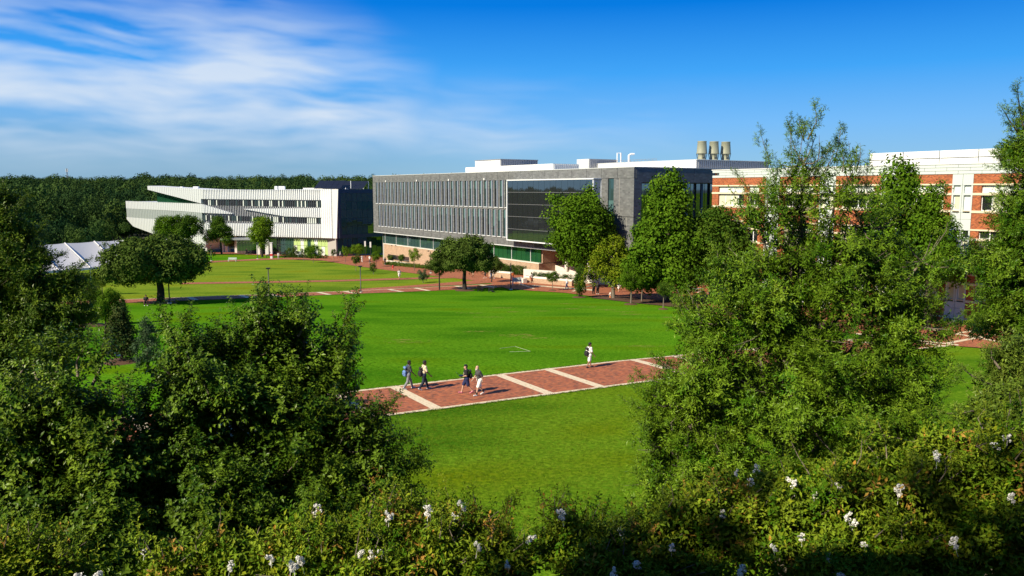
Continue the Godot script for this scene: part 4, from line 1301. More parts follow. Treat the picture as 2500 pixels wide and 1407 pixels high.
func hedge(label: String, a: Vector3, b: Vector3, h: float, w: float, tone: Array, seed_: int) -> void:
	var r := RandomNumberGenerator.new()
	r.seed = seed_
	var t := thing("hedge", label, "hedge", a)
	var d := b - a
	var where := []
	var st := begin()
	for i in int(d.length() * h * w * 14.0) + 20:
		var q := d * r.randf() + Vector3(r.randf_range(-w, w) * 0.5, r.randf() * h, r.randf_range(-w, w) * 0.5)
		where.append([Transform3D(shoot_basis(r, Vector3(r.randf_range(-1, 1), 1, r.randf_range(-1, 1)), r.randf_range(0.3, 0.5)), q), leaf_tone(r, tone[0], tone[1])])
	for i in int(d.length() / 0.8) + 1:
		var p := d.normalized() * i * 0.8
		tube(st, [p, p + Vector3(0, h * 0.7, 0)], [0.03, 0.015], 4, false)
	part("stem", done(st), M.bark_dark, t)
	crown_copies(M.clump1, M.leaf_far, where, t, "foliage")

func tent() -> void:
	# a long white frame tent in bays; its ridge runs with the campus grid
	var ridge_end := Vector3(-70.5, 0, -144.0)
	var t := thing("event_tent", "long white frame tent on the lawn behind the dark trees", "tent", Vector3(ridge_end.x, gy(ridge_end.z), ridge_end.z), 1.024)
	# local x runs along the ridge, away from its right-hand end; local z comes forward down the slope
	var bays := 6
	var len := 5.2
	var half := 7.0
	for i in bays:
		var x0 := -i * len
		var x1 := x0 - len
		for s in [-1, 1]:
			var st := begin()
			var n := 6
			for u in n:
				for v in 4:
					var P := []
					for c in [[v, u], [v + 1, u], [v + 1, u + 1], [v, u + 1]]:
						var f: float = c[1] / float(n)
						var e: float = c[0] / 4.0
						var sag := -0.42 * sin(f * PI) * (0.55 + 0.45 * sin(e * PI)) - 0.10 * sin(e * PI)
						P.append(Vector3(lerpf(x1, x0, e), lerpf(2.5, 6.3, f) + sag, s * half * (1.0 - f)))
					st.set_smooth_group(0)
					if s > 0: quad(st, P[0], P[1], P[2], P[3])
					else: quad(st, P[1], P[0], P[3], P[2])
			part("roof_panel", done(st), M.tent, t)
			box("valance", Vector3(x1 + 0.02, 2.15, s * half - 0.03), Vector3(x0 - 0.02, 2.5, s * half + 0.03), M.tent, t)
	for i in bays + 1:
		for s in [-1, 1]:
			var st := begin()
			tube(st, [Vector3(-i * len, 0, s * (half - 0.1)), Vector3(-i * len, 2.5, s * (half - 0.1))], [0.06, 0.06], 6)
			part("leg", done(st), M.white_metal, t)
			st = begin()
			tube(st, [Vector3(-i * len, 2.52, s * half), Vector3(-i * len, 6.36, 0)], [0.1, 0.1], 6)
			part("rafter", done(st), M.tent, t)
	for s in [-1, 1]:
		var st := begin()
		for v in [Vector3(0, 2.5, 7.0), Vector3(0, 2.5, -7.0), Vector3(0, 6.3, 0)] if s > 0 else [Vector3(-bays * len, 2.5, -7.0), Vector3(-bays * len, 2.5, 7.0), Vector3(-bays * len, 6.3, 0)]: st.add_vertex(v)
		part("gable", done(st), M.tent, t)

func round_table(label: String, at: Vector3) -> void:
	var t := thing("round_table", label, "table", at, 0.0, "tables under the tent")
	var st := begin()
	lathe(st, [Vector2(0.0, 0.7), Vector2(0.75, 0.7), Vector2(0.75, 0.74), Vector2(0.0, 0.74)], 16)
	part("tabletop", done(st), M.dark_metal, t)
	st = begin()
	lathe(st, [Vector2(0.35, 0.0), Vector2(0.3, 0.03), Vector2(0.05, 0.08), Vector2(0.05, 0.7)], 10)
	part("pedestal", done(st), M.dark_metal, t)

func picnic_table(label: String, at: Vector3, turn: float) -> void:
	var t := thing("picnic_table", label, "table", at, turn)
	for i in 4: box("top_plank", Vector3(-0.9, 0.72, -0.36 + i * 0.18), Vector3(0.9, 0.76, -0.2 + i * 0.18), M.zinc, t)
	for s in [-1, 1]:
		box("seat_plank", Vector3(-0.9, 0.43, s * 0.62 - 0.13), Vector3(0.9, 0.47, s * 0.62 + 0.13), M.zinc, t)
		for e in [-0.7, 0.7]:
			var st := begin()
			tube(st, [Vector3(e, 0, s * 0.6), Vector3(e, 0.72, s * 0.2)], [0.04, 0.04], 5)
			part("leg", done(st), M.dark_metal, t)

func bicycle(label: String, at: Vector3, turn: float) -> Node3D:
	var t := thing("bicycle", label, "bicycle", at, turn)
	for x in [-0.52, 0.52]:
		var w := TorusMesh.new()
		w.inner_radius = 0.31
		w.outer_radius = 0.345
		w.rings = 24
		w.ring_segments = 6
		part("wheel", w, M.black_paint, t, Transform3D(Basis(Vector3.RIGHT, PI / 2), Vector3(x, 0.345, 0)))
	var st := begin()
	for e in [[Vector3(-0.52, 0.345, 0), Vector3(-0.05, 0.3, 0)], [Vector3(-0.05, 0.3, 0), Vector3(-0.2, 0.85, 0)], [Vector3(-0.52, 0.345, 0), Vector3(-0.18, 0.78, 0)], [Vector3(-0.18, 0.78, 0), Vector3(0.36, 0.82, 0)], [Vector3(-0.05, 0.3, 0), Vector3(0.38, 0.74, 0)], [Vector3(0.52, 0.345, 0), Vector3(0.34, 0.95, 0)]]:
		tube(st, e, [0.018, 0.018], 5)
	part("frame", done(st), M.dark_metal, t)
	st = begin()
	tube(st, [Vector3(0.3, 1.0, -0.26), Vector3(0.36, 0.97, 0), Vector3(0.3, 1.0, 0.26)], [0.014, 0.014, 0.014], 5)
	part("handlebar", done(st), M.dark_metal, t)
	box("saddle", Vector3(-0.33, 0.86, -0.07), Vector3(-0.07, 0.92, 0.07), M.black_paint, t)
	return t

func terrace_building() -> void:
	# the hall behind the camera whose shade falls on the nearest blossom; the camera looks out past its front wall
	var t := thing("terrace_building", "tall brick building behind the viewpoint that shades the nearest blossoms", "building", Vector3(-13.4, 0, 1.6))
	box("wall", Vector3(0, -0.2, 0), Vector3(45, 19.3, 14), M.red_brick, t)
	box("parapet", Vector3(-0.15, 19.3, -0.15), Vector3(45.15, 20.0, 14.15), M.cream_stone, t)
# ---------------------------------------------------------------- the scene
func _ready() -> void:
	# camera, sky, sun, exposure
	var cam := Camera3D.new()
	cam.name = "camera"
	cam.keep_aspect = Camera3D.KEEP_WIDTH
	cam.fov = 65.49
	cam.near = 0.1
	cam.far = 8000.0
	add_child(cam)
	cam.position = Vector3(0, 12, 0)
	cam.rotation_degrees = Vector3(-7.023, 0, 0)
	cam.current = true
	var env := Environment.new()
	env.background_mode = Environment.BG_SKY
	var sky := Sky.new()
	var sm := PanoramaSkyMaterial.new()
	sm.panorama = ImageTexture.create_from_image(make_sky())
	sky.sky_material = sm
	env.sky = sky
	env.tonemap_mode = Environment.TONE_MAPPER_LINEAR
	env.tonemap_exposure = EXPOSURE
	env.sdfgi_enabled = true
	env.ssao_enabled = true
	env.ssil_enabled = true
	var we := WorldEnvironment.new()
	we.name = "world_environment"
	we.environment = env
	add_child(we)
	var sun := DirectionalLight3D.new()
	sun.name = "sun"
	sun.light_energy = 1.6
	sun.light_color = Color(1.0, 0.945, 0.83)
	sun.light_angular_distance = 0.5
	sun.shadow_enabled = true
	add_child(sun)
	var az := deg_to_rad(53.0)
	var el := deg_to_rad(36.0)
	sun.look_at_from_position(Vector3.ZERO, Vector3(sin(az) * cos(el), -sin(el), -cos(az) * cos(el)))
	make_materials()
	for i in 3: M["clump%d" % i] = clump(50 + i, 46, 0.95, 0.30)
	setting()
	grey_hall()
	brick_hall()
	white_library()
	solar_array("left solar array standing on the white library's roof", Vector3(-57.83, 12.24, -236.00), 10.0)
	solar_array("right solar array standing on the white library's roof", Vector3(-51.64, 12.12, -238.00), 8.5)
	terrace_building()
	woods()
	middle_trees()
	near_trees()
	lawn_grass()
	props()
	people()

func setting() -> void:
	ground_stuff("ground", "mown grass ground rolling away to the woods", [Vector2(-6000, 300), Vector2(6000, 300), Vector2(6000, -5900), Vector2(-6000, -5900)], 0.0, M.lawn_near)
	# near walk and far walk run parallel across the lawns
	var near := Vector2(-5.51, -45.34)
	var oval := [Vector2(-70, -16), Vector2(52, -77.0), Vector2(40, -90.0)]
	oval.append_array([Vector2(22.83, -81.19), Vector2(20.66, -88.30), Vector2(15.46, -96.02), Vector2(12.27, -102.74), Vector2(7.50, -111.16), Vector2(-0.61, -117.79), Vector2(-7.82, -115.99), Vector2(-21.20, -110.46), Vector2(-32.91, -103.95), Vector2(-40.06, -97.62), Vector2(-48.07, -92.48), Vector2(-64.05, -84.89), Vector2(-84.24, -83.00)])
	ground_stuff("lawn", "deep green oval lawn between the two brick walks", oval, 0.012, M.lawn_oval)
	ground_stuff("far_lawn", "yellow-green lawn beyond the far walk", [Vector2(-79.18, -86.99), Vector2(-49.62, -95.50), Vector2(-41.65, -101.56), Vector2(-22.71, -118.40), Vector2(-9.15, -126.25), Vector2(-1.66, -128.38), Vector2(-8.65, -139.33), Vector2(-16.70, -146.75), Vector2(-24.25, -156.37), Vector2(-34.93, -173.40), Vector2(-49.05, -198.02), Vector2(-62.96, -200.03), Vector2(-72.30, -186.76), Vector2(-71.75, -167.33), Vector2(-84.25, -163.04), Vector2(-120.38, -150.22)], 0.012, M.lawn_far)
	ground_stuff("building_lawn", "green lawn strip in front of the white library", [Vector2(-133.02, -271.72), Vector2(-114.81, -271.72), Vector2(-82.87, -220.13), Vector2(-62.56, -202.08), Vector2(-67.80, -190.37), Vector2(-73.44, -173.40), Vector2(-86.44, -167.33)], 0.024, M.lawn_oval)
	var dirs := ALONG
	var walk := ground_stuff("near_walk", "red brick walk with cream cross bands and edging", strip(near, dirs, -95, 62, 2.75), 0.03, M.paving)
	for sgn in [-1, 1]:
		drape("edging", strip(near + Vector2(0.447, 0.8945) * 2.9 * sgn, dirs, -95, 62, 0.16), 0.036, M.concrete, walk)
	for t in [-21.6, -14.5, -10.9, -3.8, -0.2, 6.94, 10.56, 17.5, 21.1, 28.3, 31.9, 39.0, 42.6, 49.8, -25.2]:
		drape("cross_band", strip(near + dirs * t, Vector2(-0.535, -0.845), -3.12, 3.12, 0.31), 0.034, M.concrete, walk)
	var fw := Vector2(-16.5, -115.2)
	var far := ground_stuff("far_walk", "far red brick walk with white cross bands", strip(fw, Vector2(0.885, -0.4656), -75, 22, 2.5), 0.05, M.paving)
	drape("edging", strip(fw + Vector2(-0.4656, -0.885) * 2.6, Vector2(0.885, -0.4656), -75, 22, 0.14), 0.055, M.concrete, far)
	for t in [-31.7, -28.1, -21.6, -17.7, -11.0, -7.2, -0.5, 3.6, 10.2, 14.4]:
		drape("cross_band", strip(fw + Vector2(0.885, -0.4656) * t, Vector2(-0.535, -0.845), -2.3, 2.3, 0.36), 0.056, M.concrete, far)
	ground_stuff("thin_walk", "narrow red brick walk crossing the yellow-green lawn", [Vector2(-53.55, -127.66), Vector2(-30.77, -132.09), Vector2(-10.81, -139.33), Vector2(-2.28, -146.75), Vector2(-2.22, -142.80), Vector2(-10.56, -136.02), Vector2(-30.08, -129.11), Vector2(-52.40, -124.87)], 0.05, M.paving)
	ground_stuff("curved_walk", "red brick walk curving between lawn and far walk", [Vector2(-27.23, -107.11), Vector2(-22.59, -117.79), Vector2(-15.91, -122.86), Vector2(-9.97, -128.38), Vector2(-3.46, -133.63), Vector2(-1.33, -128.38), Vector2(-8.96, -123.52), Vector2(-15.50, -119.64), Vector2(-20.94, -115.40)], 0.045, M.paving)
	var plaza := ground_stuff("plaza", "red brick plaza in front of the grey building and under the trees", [Vector2(-145.75, -345.07), Vector2(-77.01, -271.72), Vector2(-48.61, -241.78), Vector2(-32.99, -206.31), Vector2(-24.56, -190.37), Vector2(-14.33, -173.40), Vector2(-4.11, -158.97), Vector2(6.17, -149.04), Vector2(17.81, -137.65), Vector2(32.58, -128.38), Vector2(37.48, -111.16), Vector2(49.45, -90.58), Vector2(64.23, -91.52), Vector2(44.88, -59.13), Vector2(38.69, -59.13), Vector2(34.97, -61.91), Vector2(30.32, -68.33), Vector2(22.66, -79.11), Vector2(20.66, -88.30), Vector2(15.46, -96.02), Vector2(12.27, -102.74), Vector2(7.50, -111.16), Vector2(-0.61, -117.79), Vector2(-3.99, -128.38), Vector2(-9.85, -136.02), Vector2(-16.35, -143.70), Vector2(-24.05, -155.10), Vector2(-34.62, -171.84), Vector2(-45.64, -192.23), Vector2(-57.22, -198.02), Vector2(-67.15, -188.54), Vector2(-70.32, -181.59), Vector2(-72.99, -188.54), Vector2(-63.60, -202.08), Vector2(-53.26, -210.72), Vector2(-68.11, -220.13), Vector2(-87.77, -233.21), Vector2(-110.28, -260.95)], 0.06, M.paving)
	for q in [[Vector2(3.20, -123.52), Vector2(12.09, -116.58), Vector2(11.78, -114.77), Vector2(3.04, -122.20)], [Vector2(7.98, -128.38), Vector2(22.04, -121.55), Vector2(21.82, -120.27), Vector2(7.89, -126.96)], [Vector2(8.57, -114.03), Vector2(12.09, -122.86), Vector2(12.48, -122.86), Vector2(8.93, -113.30)], [Vector2(0.98, -125.56), Vector2(3.05, -117.79), Vector2(3.48, -117.79), Vector2(1.43, -125.56)], [Vector2(30.29, -69.09), Vector2(35.65, -62.54), Vector2(35.29, -61.91), Vector2(29.96, -68.33)], [Vector2(35.25, -63.62), Vector2(48.47, -73.19), Vector2(48.06, -72.33), Vector2(34.91, -62.75)], [Vector2(38.17, -73.19), Vector2(40.36, -62.75), Vector2(39.90, -62.33), Vector2(37.64, -72.61)], [Vector2(38.95, -69.09), Vector2(45.04, -73.19), Vector2(44.69, -72.61), Vector2(38.60, -68.33)]]:
		drape("pale_band", q, 0.065, M.concrete, plaza)
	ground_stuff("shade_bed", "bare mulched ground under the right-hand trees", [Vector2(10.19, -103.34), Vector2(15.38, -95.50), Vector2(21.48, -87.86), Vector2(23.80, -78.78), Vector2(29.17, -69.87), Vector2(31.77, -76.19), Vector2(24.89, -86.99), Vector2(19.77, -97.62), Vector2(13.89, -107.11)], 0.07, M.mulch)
	# dry streaks and a faint chalk frame in the turf: matter that lies on the grass
	var r := RandomNumberGenerator.new()
	r.seed = 77
	var streaks := begin()
	for p in [Vector3(-9.06, -0.42, -65.42), Vector3(-8.37, -0.36, -64.06), Vector3(-3.12, -0.62, -70.41), Vector3(0.18, -0.53, -68.33), Vector3(0.42, -0.50, -67.58), Vector3(1.73, -0.45, -66.36), Vector3(10.20, -0.28, -61.91), Vector3(12.86, -1.15, -83.75), Vector3(3.17, -1.29, -86.99), Vector3(-0.94, -1.46, -90.58), Vector3(6.45, -1.69, -95.50), Vector3(9.04, -1.50, -91.52), Vector3(10.56, -1.35, -88.30), Vector3(12.55, -1.25, -86.14), Vector3(0.45, -1.25, -86.14), Vector3(-4.42, -1.20, -84.89), Vector3(-59.81, -3.72, -156.37), Vector3(-44.27, -3.03, -133.63), Vector3(-26.59, -3.07, -135.21), Vector3(-60.47, -3.87, -160.31), Vector3(15.57, -1.03, -80.83), Vector3(16.28, -0.85, -76.19), Vector3(-2.54, -1.05, -81.19), Vector3(6.96, -1.40, -89.20)]:
		for k in 16:
			var c: Vector3 = p + Vector3(r.randfn() * 0.7, 0, r.randfn() * 0.22)
			var w := r.randf_range(0.08, 0.45)
			var d := r.randf_range(0.02, 0.07)
			var sl := (gy(c.z - d) - gy(c.z + d)) 
			var y := gy(c.z) + 0.024
			quad(streaks, Vector3(c.x - w, y - sl / 2, c.z + d), Vector3(c.x + w, y - sl / 2, c.z + d * 0.6), Vector3(c.x + w * 0.7, y + sl / 2, c.z - d), Vector3(c.x - w * 0.8, y + sl / 2, c.z - d * 0.7))
	var so := part("dry_grass", done(streaks), M.straw, self)
	tag(so, "scattered dry straw streaks lying on the green lawn", "grass", "", "stuff")
	var frame := begin()
	for e in [[Vector3(-0.95, -0.23, -60.69), Vector3(0.26, -0.27, -61.70)], [Vector3(0.26, -0.27, -61.70), Vector3(1.40, -0.17, -59.32)], [Vector3(-0.19, -0.17, -59.13), Vector3(1.40, -0.17, -59.32)]]:
		tube(frame, [e[0] + Vector3(0, 0.03, 0), e[1] + Vector3(0, 0.03, 0)], [0.016, 0.016], 4, false)
	var fo := part("chalk_mark", done(frame), M.chalk, self)
	tag(fo, "faint white chalk lines in an open square on the lawn", "marking")


# ---------------------------------------------------------------- woods, trees
func woods() -> void:
	var r := RandomNumberGenerator.new()
	r.seed = 9
	ground_stuff("forest_floor", "dark leaf litter under the woods", [Vector2(-2400, -60), Vector2(-190, -60), Vector2(-190, -250), Vector2(-160, -322), Vector2(300, -350), Vector2(900, -1700), Vector2(-2400, -1700)], 0.05, M.forest_floor)
	var st := begin()
	for i in 11:
		var v := 1.0 - 1.7 * (i + 0.5) / 11.0
		var a := i * 2.4
		var w := sqrt(maxf(0.0, 1.0 - v * v))
		var c := Vector3(cos(a) * w * 0.6, v * 0.62, sin(a) * w * 0.6)
		for k in 64:
			var d := Vector3(r.randfn(), r.randfn(), r.randfn()).normalized()
			var q := c + d * r.randf_range(0.28, 0.44)
			var dir := d.cross(Vector3(r.randf_range(-1, 1), r.randf_range(-1, 1), r.randf_range(-1, 1))).normalized()
			var f := r.randf_range(0.72, 1.28)
			leaf(st, q, (dir + Vector3(0, -0.2, 0)).normalized(), d, r.randf_range(0.1, 0.19), r.randf_range(0.08, 0.13), 0.1, Color(f, f, f))
	var crown := done(st)
	var where := []
	# ranks of crowns that climb to the ridge; each: depth range, sides, spacing, height, crown radius
	for b in [[232.0, 262.0, -260.0, -122.0, 7.0, 9.0, 3.2], [262.0, 450.0, -520.0, -165.0, 9.0, 19.0, 5.4], [345.0, 450.0, -165.0, 60.0, 9.5, 19.0, 5.4], [450.0, 800.0, -820.0, 150.0, 13.0, 20.0, 6.4], [800.0, 1500.0, -1400.0, 300.0, 21.0, 21.0, 8.5]]:
		var z: float = b[0]
		while z < b[1]:
			var x: float = maxf(b[2], -1.1 * z)
			while x < b[3]:
				var p := Vector2(x + r.randf_range(-0.45, 0.45) * b[4], z + r.randf_range(-0.45, 0.45) * b[4])
				var h: float = b[5] * r.randf_range(0.6, 1.22)
				var rad: float = b[6] * r.randf_range(0.55, 1.4)
				var bas := Basis(Vector3.UP, r.randf() * TAU) * Basis.from_scale(Vector3(rad, rad * r.randf_range(1.0, 1.5), rad))
				where.append([Transform3D(bas, Vector3(p.x, gy(-p.y) + h - rad * 0.9, -p.y)), leaf_tone(r, Color(0.013, 0.042, 0.016), Color(0.070, 0.120, 0.026))])
				x += b[4]
			z += b[4] * 0.9
	# the same woods carry on down the left flank, out of the frame, where the dark glass mirrors them
	for i in 620:
		var z := r.randf_range(70.0, 262.0)
		var x := -0.70 * z - r.randf_range(45.0, 210.0)
		var rad := r.randf_range(4.0, 6.5)
		where.append([Transform3D(Basis(Vector3.UP, r.randf() * TAU) * Basis.from_scale(Vector3(rad, rad * 1.4, rad)), Vector3(x, 12.6 - rad * 1.35 + r.randf_range(-1.8, 1.0), -z)), leaf_tone(r, Color(0.013, 0.042, 0.016), Color(0.070, 0.120, 0.026))])
	var o := crown_copies(crown, M.leaf_far, where, self, "woods")
	tag(o, "dark green wooded hills reaching to the horizon", "woods", "", "stuff")
	# a bare dead tree that stands out pale against them
	var dead := thing("dead_tree", "bare grey dead tree standing out against the dark woods", "tree", Vector3(-205.57, -11.73, -390.67))
	st = begin()
	tube(st, [Vector3(0, 0, 0), Vector3(0.2, 8, 0), Vector3(0.6, 14, 0), Vector3(0.9, 19, 0)], [0.4, 0.3, 0.2, 0.06], 7)
	for e in [[9.0, 1.8, 4.0], [10.5, -1.7, 3.5], [12.0, 2.2, 4.5], [13.5, -1.4, 3.4], [8.0, -2.0, 2.4]]:
		tube(st, [Vector3(0.2, e[0], 0), Vector3(e[1] * 0.7, e[0] + e[2] * 0.5, 0.3), Vector3(e[1], e[0] + e[2], 0.2)], [0.16, 0.1, 0.03], 5)
	part("trunk", done(st), M.bark_pale, dead)
	# a thin mast on the skyline
	var mast := thing("radio_mast", "thin radio mast rising above the wooded skyline", "mast", Vector3(-498, 3, -900))
	st = begin()
	for a in 3:
		var q := Vector3(cos(a * 2.094), 0, sin(a * 2.094))
		tube(st, [q * 0.9, q * 0.5 + Vector3(0, 33, 0)], [0.16, 0.14], 4)
	for k in 10:
		for a in 3:
			tube(st, [Vector3(cos(a * 2.094), 0, sin(a * 2.094)) * 0.8 + Vector3(0, k * 3.2, 0), Vector3(cos((a + 1) * 2.094), 0, sin((a + 1) * 2.094)) * 0.75 + Vector3(0, k * 3.2 + 3.2, 0)], [0.09, 0.09], 3)
	part("lattice", done(st), M.ribbed, mast)
	for s in [-1, 1]:
		box("antenna", Vector3(s * 0.9 - 0.3, 29, -0.2), Vector3(s * 0.9 + 0.3, 32.5, 0.2), M.soft_white, mast)

func mulch(tree: Node3D, rad: float) -> void:
	var st := begin()
	lathe(st, [Vector2(rad, -0.05), Vector2(rad * 0.8, 0.1), Vector2(0.0, 0.2)], 18)
	part("mulch_ring", done(st), M.mulch, tree)

func middle_trees() -> void:
	var green := [Color(0.045, 0.110, 0.006), Color(0.105, 0.195, 0.012)]
	var deep := [Color(0.028, 0.072, 0.008), Color(0.085, 0.150, 0.014)]
	var olive := [Color(0.036, 0.070, 0.010), Color(0.098, 0.148, 0.028)]
	var yellow := [Color(0.075, 0.130, 0.006), Color(0.165, 0.205, 0.012)]
	var bright := [Color(0.085, 0.170, 0.008), Color(0.170, 0.270, 0.020)]
	var grey := [Color(0.045, 0.085, 0.040), Color(0.080, 0.130, 0.060)]
	var row := "young trees around the plaza"
	mulch(mid_tree("oak_tree", "broad dark oak with a thick trunk beside the white tent", Vector3(-43.03, -1.74, -96.54), 8.12, -0.35, 6.31, 2.02, "umbrella", olive, 3, {"lobes": 24, "trunk": 0.42, "fill": 4.2, "bark": M.bark_dark, "clump": 0.95}), 2.0)
	mulch(mid_tree("oak_tree", "round olive oak with two garden chairs beneath it", Vector3(-6.88, -2.61, -115.40), 8.01, 0.12, 4.45, 2.17, "umbrella", olive, 6, {"lobes": 24, "trunk": 0.28, "fill": 4.2, "bark": M.bark_dark, "clump": 0.85}), 1.6)
	mid_tree("oak_tree", "small olive tree touching the right side of the round oak", Vector3(-3.32, -2.91, -128.38), 4.33, 0.00, 2.11, 1.47, "round", olive, 9, {"fill": 3.4, "bark": M.bark_dark})
	mid_tree("young_tree", "slender dark-trunked tree touching the left side of the round oak", Vector3(-10.64, -2.62, -115.99), 5.84, 0.00, 1.97, 2.24, "round", olive, 12, {"trunk": 0.10, "bark": M.bark_dark})
	mid_tree("shade_tree", "tall green tree in front of the dark glass box", Vector3(10.23, -2.71, -119.64), 14.95, 0.25, 5.23, 2.55, "round", green, 4, {"lobes": 26, "fill": 3.6, "bark": M.bark_dark})
	mid_tree("shade_tree", "yellowish green tree with a forked pale trunk", Vector3(13.23, -2.03, -102.74), 8.05, -0.16, 3.54, 2.09, "pyramid", yellow, 15, {"lobes": 20, "fill": 2.6, "bark": M.bark_pale, "trunk": 0.22})
	mid_tree("shade_tree", "largest pyramid-shaped green tree at the grey building's corner", Vector3(19.47, -1.79, -97.62), 15.27, -0.61, 4.72, 1.84, "pyramid", green, 7, {"lobes": 34, "fill": 3.6})
	mid_tree("shade_tree", "rounded dark green tree in front of the brick building's left end", Vector3(25.25, -1.79, -97.62), 11.81, -0.35, 4.17, 2.25, "round", deep, 10, {"lobes": 24, "fill": 3.4, "bark": M.bark_dark})
	mid_tree("shade_tree", "low dark tree in the shade under the pyramid-shaped tree", Vector3(16.11, -1.81, -98.16), 3.13, 0.51, 1.21, 1.59, "round", deep, 13, {"bark": M.bark_pale})
	mid_tree("shade_tree", "tall leafy tree rising behind the willow oak before the white pilasters", Vector3(35.88, -0.73, -73.19), 15.02, -0.46, 3.69, 5.06, "pyramid", green, 16, {"lobes": 34, "fill": 2.4, "bark": M.bark})
	mid_tree("shade_tree", "shorter leafy tree touching the tall one's right side", Vector3(37.74, -0.66, -71.49), 13.09, -0.07, 2.35, 5.47, "pyramid", green, 88, {"lobes": 22, "fill": 2.2, "bark": M.bark})
	mid_tree("shade_tree", "dark green tree filling the gap below the white pilasters", Vector3(40.50, -0.85, -76.19), 8.73, -0.99, 4.12, 3.60, "round", deep, 19, {"lobes": 26, "fill": 3.2})
	mulch(mid_tree("young_tree", "young green tree with a pale straight trunk on the lawn's edge", Vector3(14.24, -1.64, -94.47), 4.63, 0.05, 1.41, 1.58, "round", green, 22, {"trunk": 0.09, "bark": M.bark_pale}), 0.9)
	mulch(mid_tree("young_tree", "small dark oval young tree with thin trunk on the lawn's edge", Vector3(17.03, -1.37, -88.75), 3.25, 0.09, 0.78, 1.40, "round", deep, 25, {"trunk": 0.06, "bark": M.bark_pale}), 0.6)
	mulch(mid_tree("magnolia", "narrow dark magnolia leafy down to the ground by the plaza", Vector3(8.85, -2.08, -103.95), 4.50, 0.08, 0.99, 0.16, "upright", deep, 28, {"fill": 2.6}), 1.0)
	mulch(mid_tree("young_tree", "sparse sapling by the white ramp", Vector3(5.92, -2.61, -115.40), 2.95, 0.03, 0.98, 1.08, "round", deep, 31, {"trunk": 0.05, "fill": 1.4, "bark": M.bark_pale}), 0.7)
	# left side of the lawn
	mulch(mid_tree("magnolia", "dark glossy magnolia above a round mulch bed", Vector3(-27.41, 0.00, -54.91), 4.13, 0.06, 1.02, 0.47, "pyramid", [Color(0.03, 0.06, 0.016), Color(0.085, 0.095, 0.03)], 34, {"lobes": 22, "fill": 3.0, "clump": 0.42}), 1.3)
	mid_tree("young_tree", "bright green young tree left of the magnolia", Vector3(-35.68, -0.55, -68.83), 4.20, 0.50, 1.24, 0.87, "round", green, 37, {"trunk": 0.08, "bark": M.bark_dark, "fill": 2.8})
	mulch(mid_tree("magnolia", "dark magnolia over a mulch strip near the left edge", Vector3(-39.85, -0.77, -74.36), 4.68, 0.19, 1.03, 0.24, "upright", deep, 40, {"fill": 2.8}), 1.4)
	mid_tree("young_tree", "grey-green young tree between the magnolia and the elm", Vector3(-24.40, 0.00, -52.34), 3.39, 0.05, 1.02, 0.22, "pyramid", grey, 43, {"fill": 1.8, "clump": 0.34})
	mid_tree("young_tree", "yellow-green sapling in front of the tent", Vector3(-56.25, -2.29, -108.43), 3.28, 0.11, 0.89, 1.02, "round", yellow, 46, {"trunk": 0.05, "fill": 2.0})
	# before the white library
	mid_tree("shade_tree", "left twin of two green trees before the library wing", Vector3(-94.70, -6.12, -222.61), 11.32, -1.38, 3.78, 3.79, "round", green, 49, {"fill": 3.2})
	mid_tree("shade_tree", "right twin of two green trees before the library wing", Vector3(-90.46, -6.12, -222.61), 11.78, -0.34, 4.70, 4.02, "round", deep, 52, {"fill": 3.2})
	mid_tree("shade_tree", "oval dark green tree left of the library columns", Vector3(-82.34, -6.21, -225.23), 10.76, -0.41, 3.77, 3.72, "pyramid", deep, 55, {"lobes": 22, "fill": 3.4, "bark": M.bark_dark})
	mid_tree("shade_tree", "light green oval tree in front of the library columns", Vector3(-66.30, -5.69, -210.72), 11.26, -0.16, 3.41, 2.61, "round", bright, 58, {"lobes": 22, "fill": 3.0, "bark": M.bark_dark})
	mid_tree("young_tree", "small reddish green tree by the library columns", Vector3(-85.75, -7.05, -241.78), 5.11, 0.00, 1.99, 1.75, "round", [Color(0.07, 0.07, 0.012), Color(0.12, 0.12, 0.02)], 61, {})
	mid_tree("shade_tree", "tree at the foot of the library's far corner", Vector3(-174.13, -12.64, -354.49), 12.37, -0.18, 6.02, 2.74, "round", green, 64, {"fill": 3.2})
	mid_tree("shade_tree", "low bushy tree left of the library's far corner", Vector3(-178.58, -12.92, -343.25), 8.12, -1.15, 5.03, 1.06, "round", [Color(0.05, 0.09, 0.02), Color(0.09, 0.13, 0.03)], 67, {"fill": 3.0})
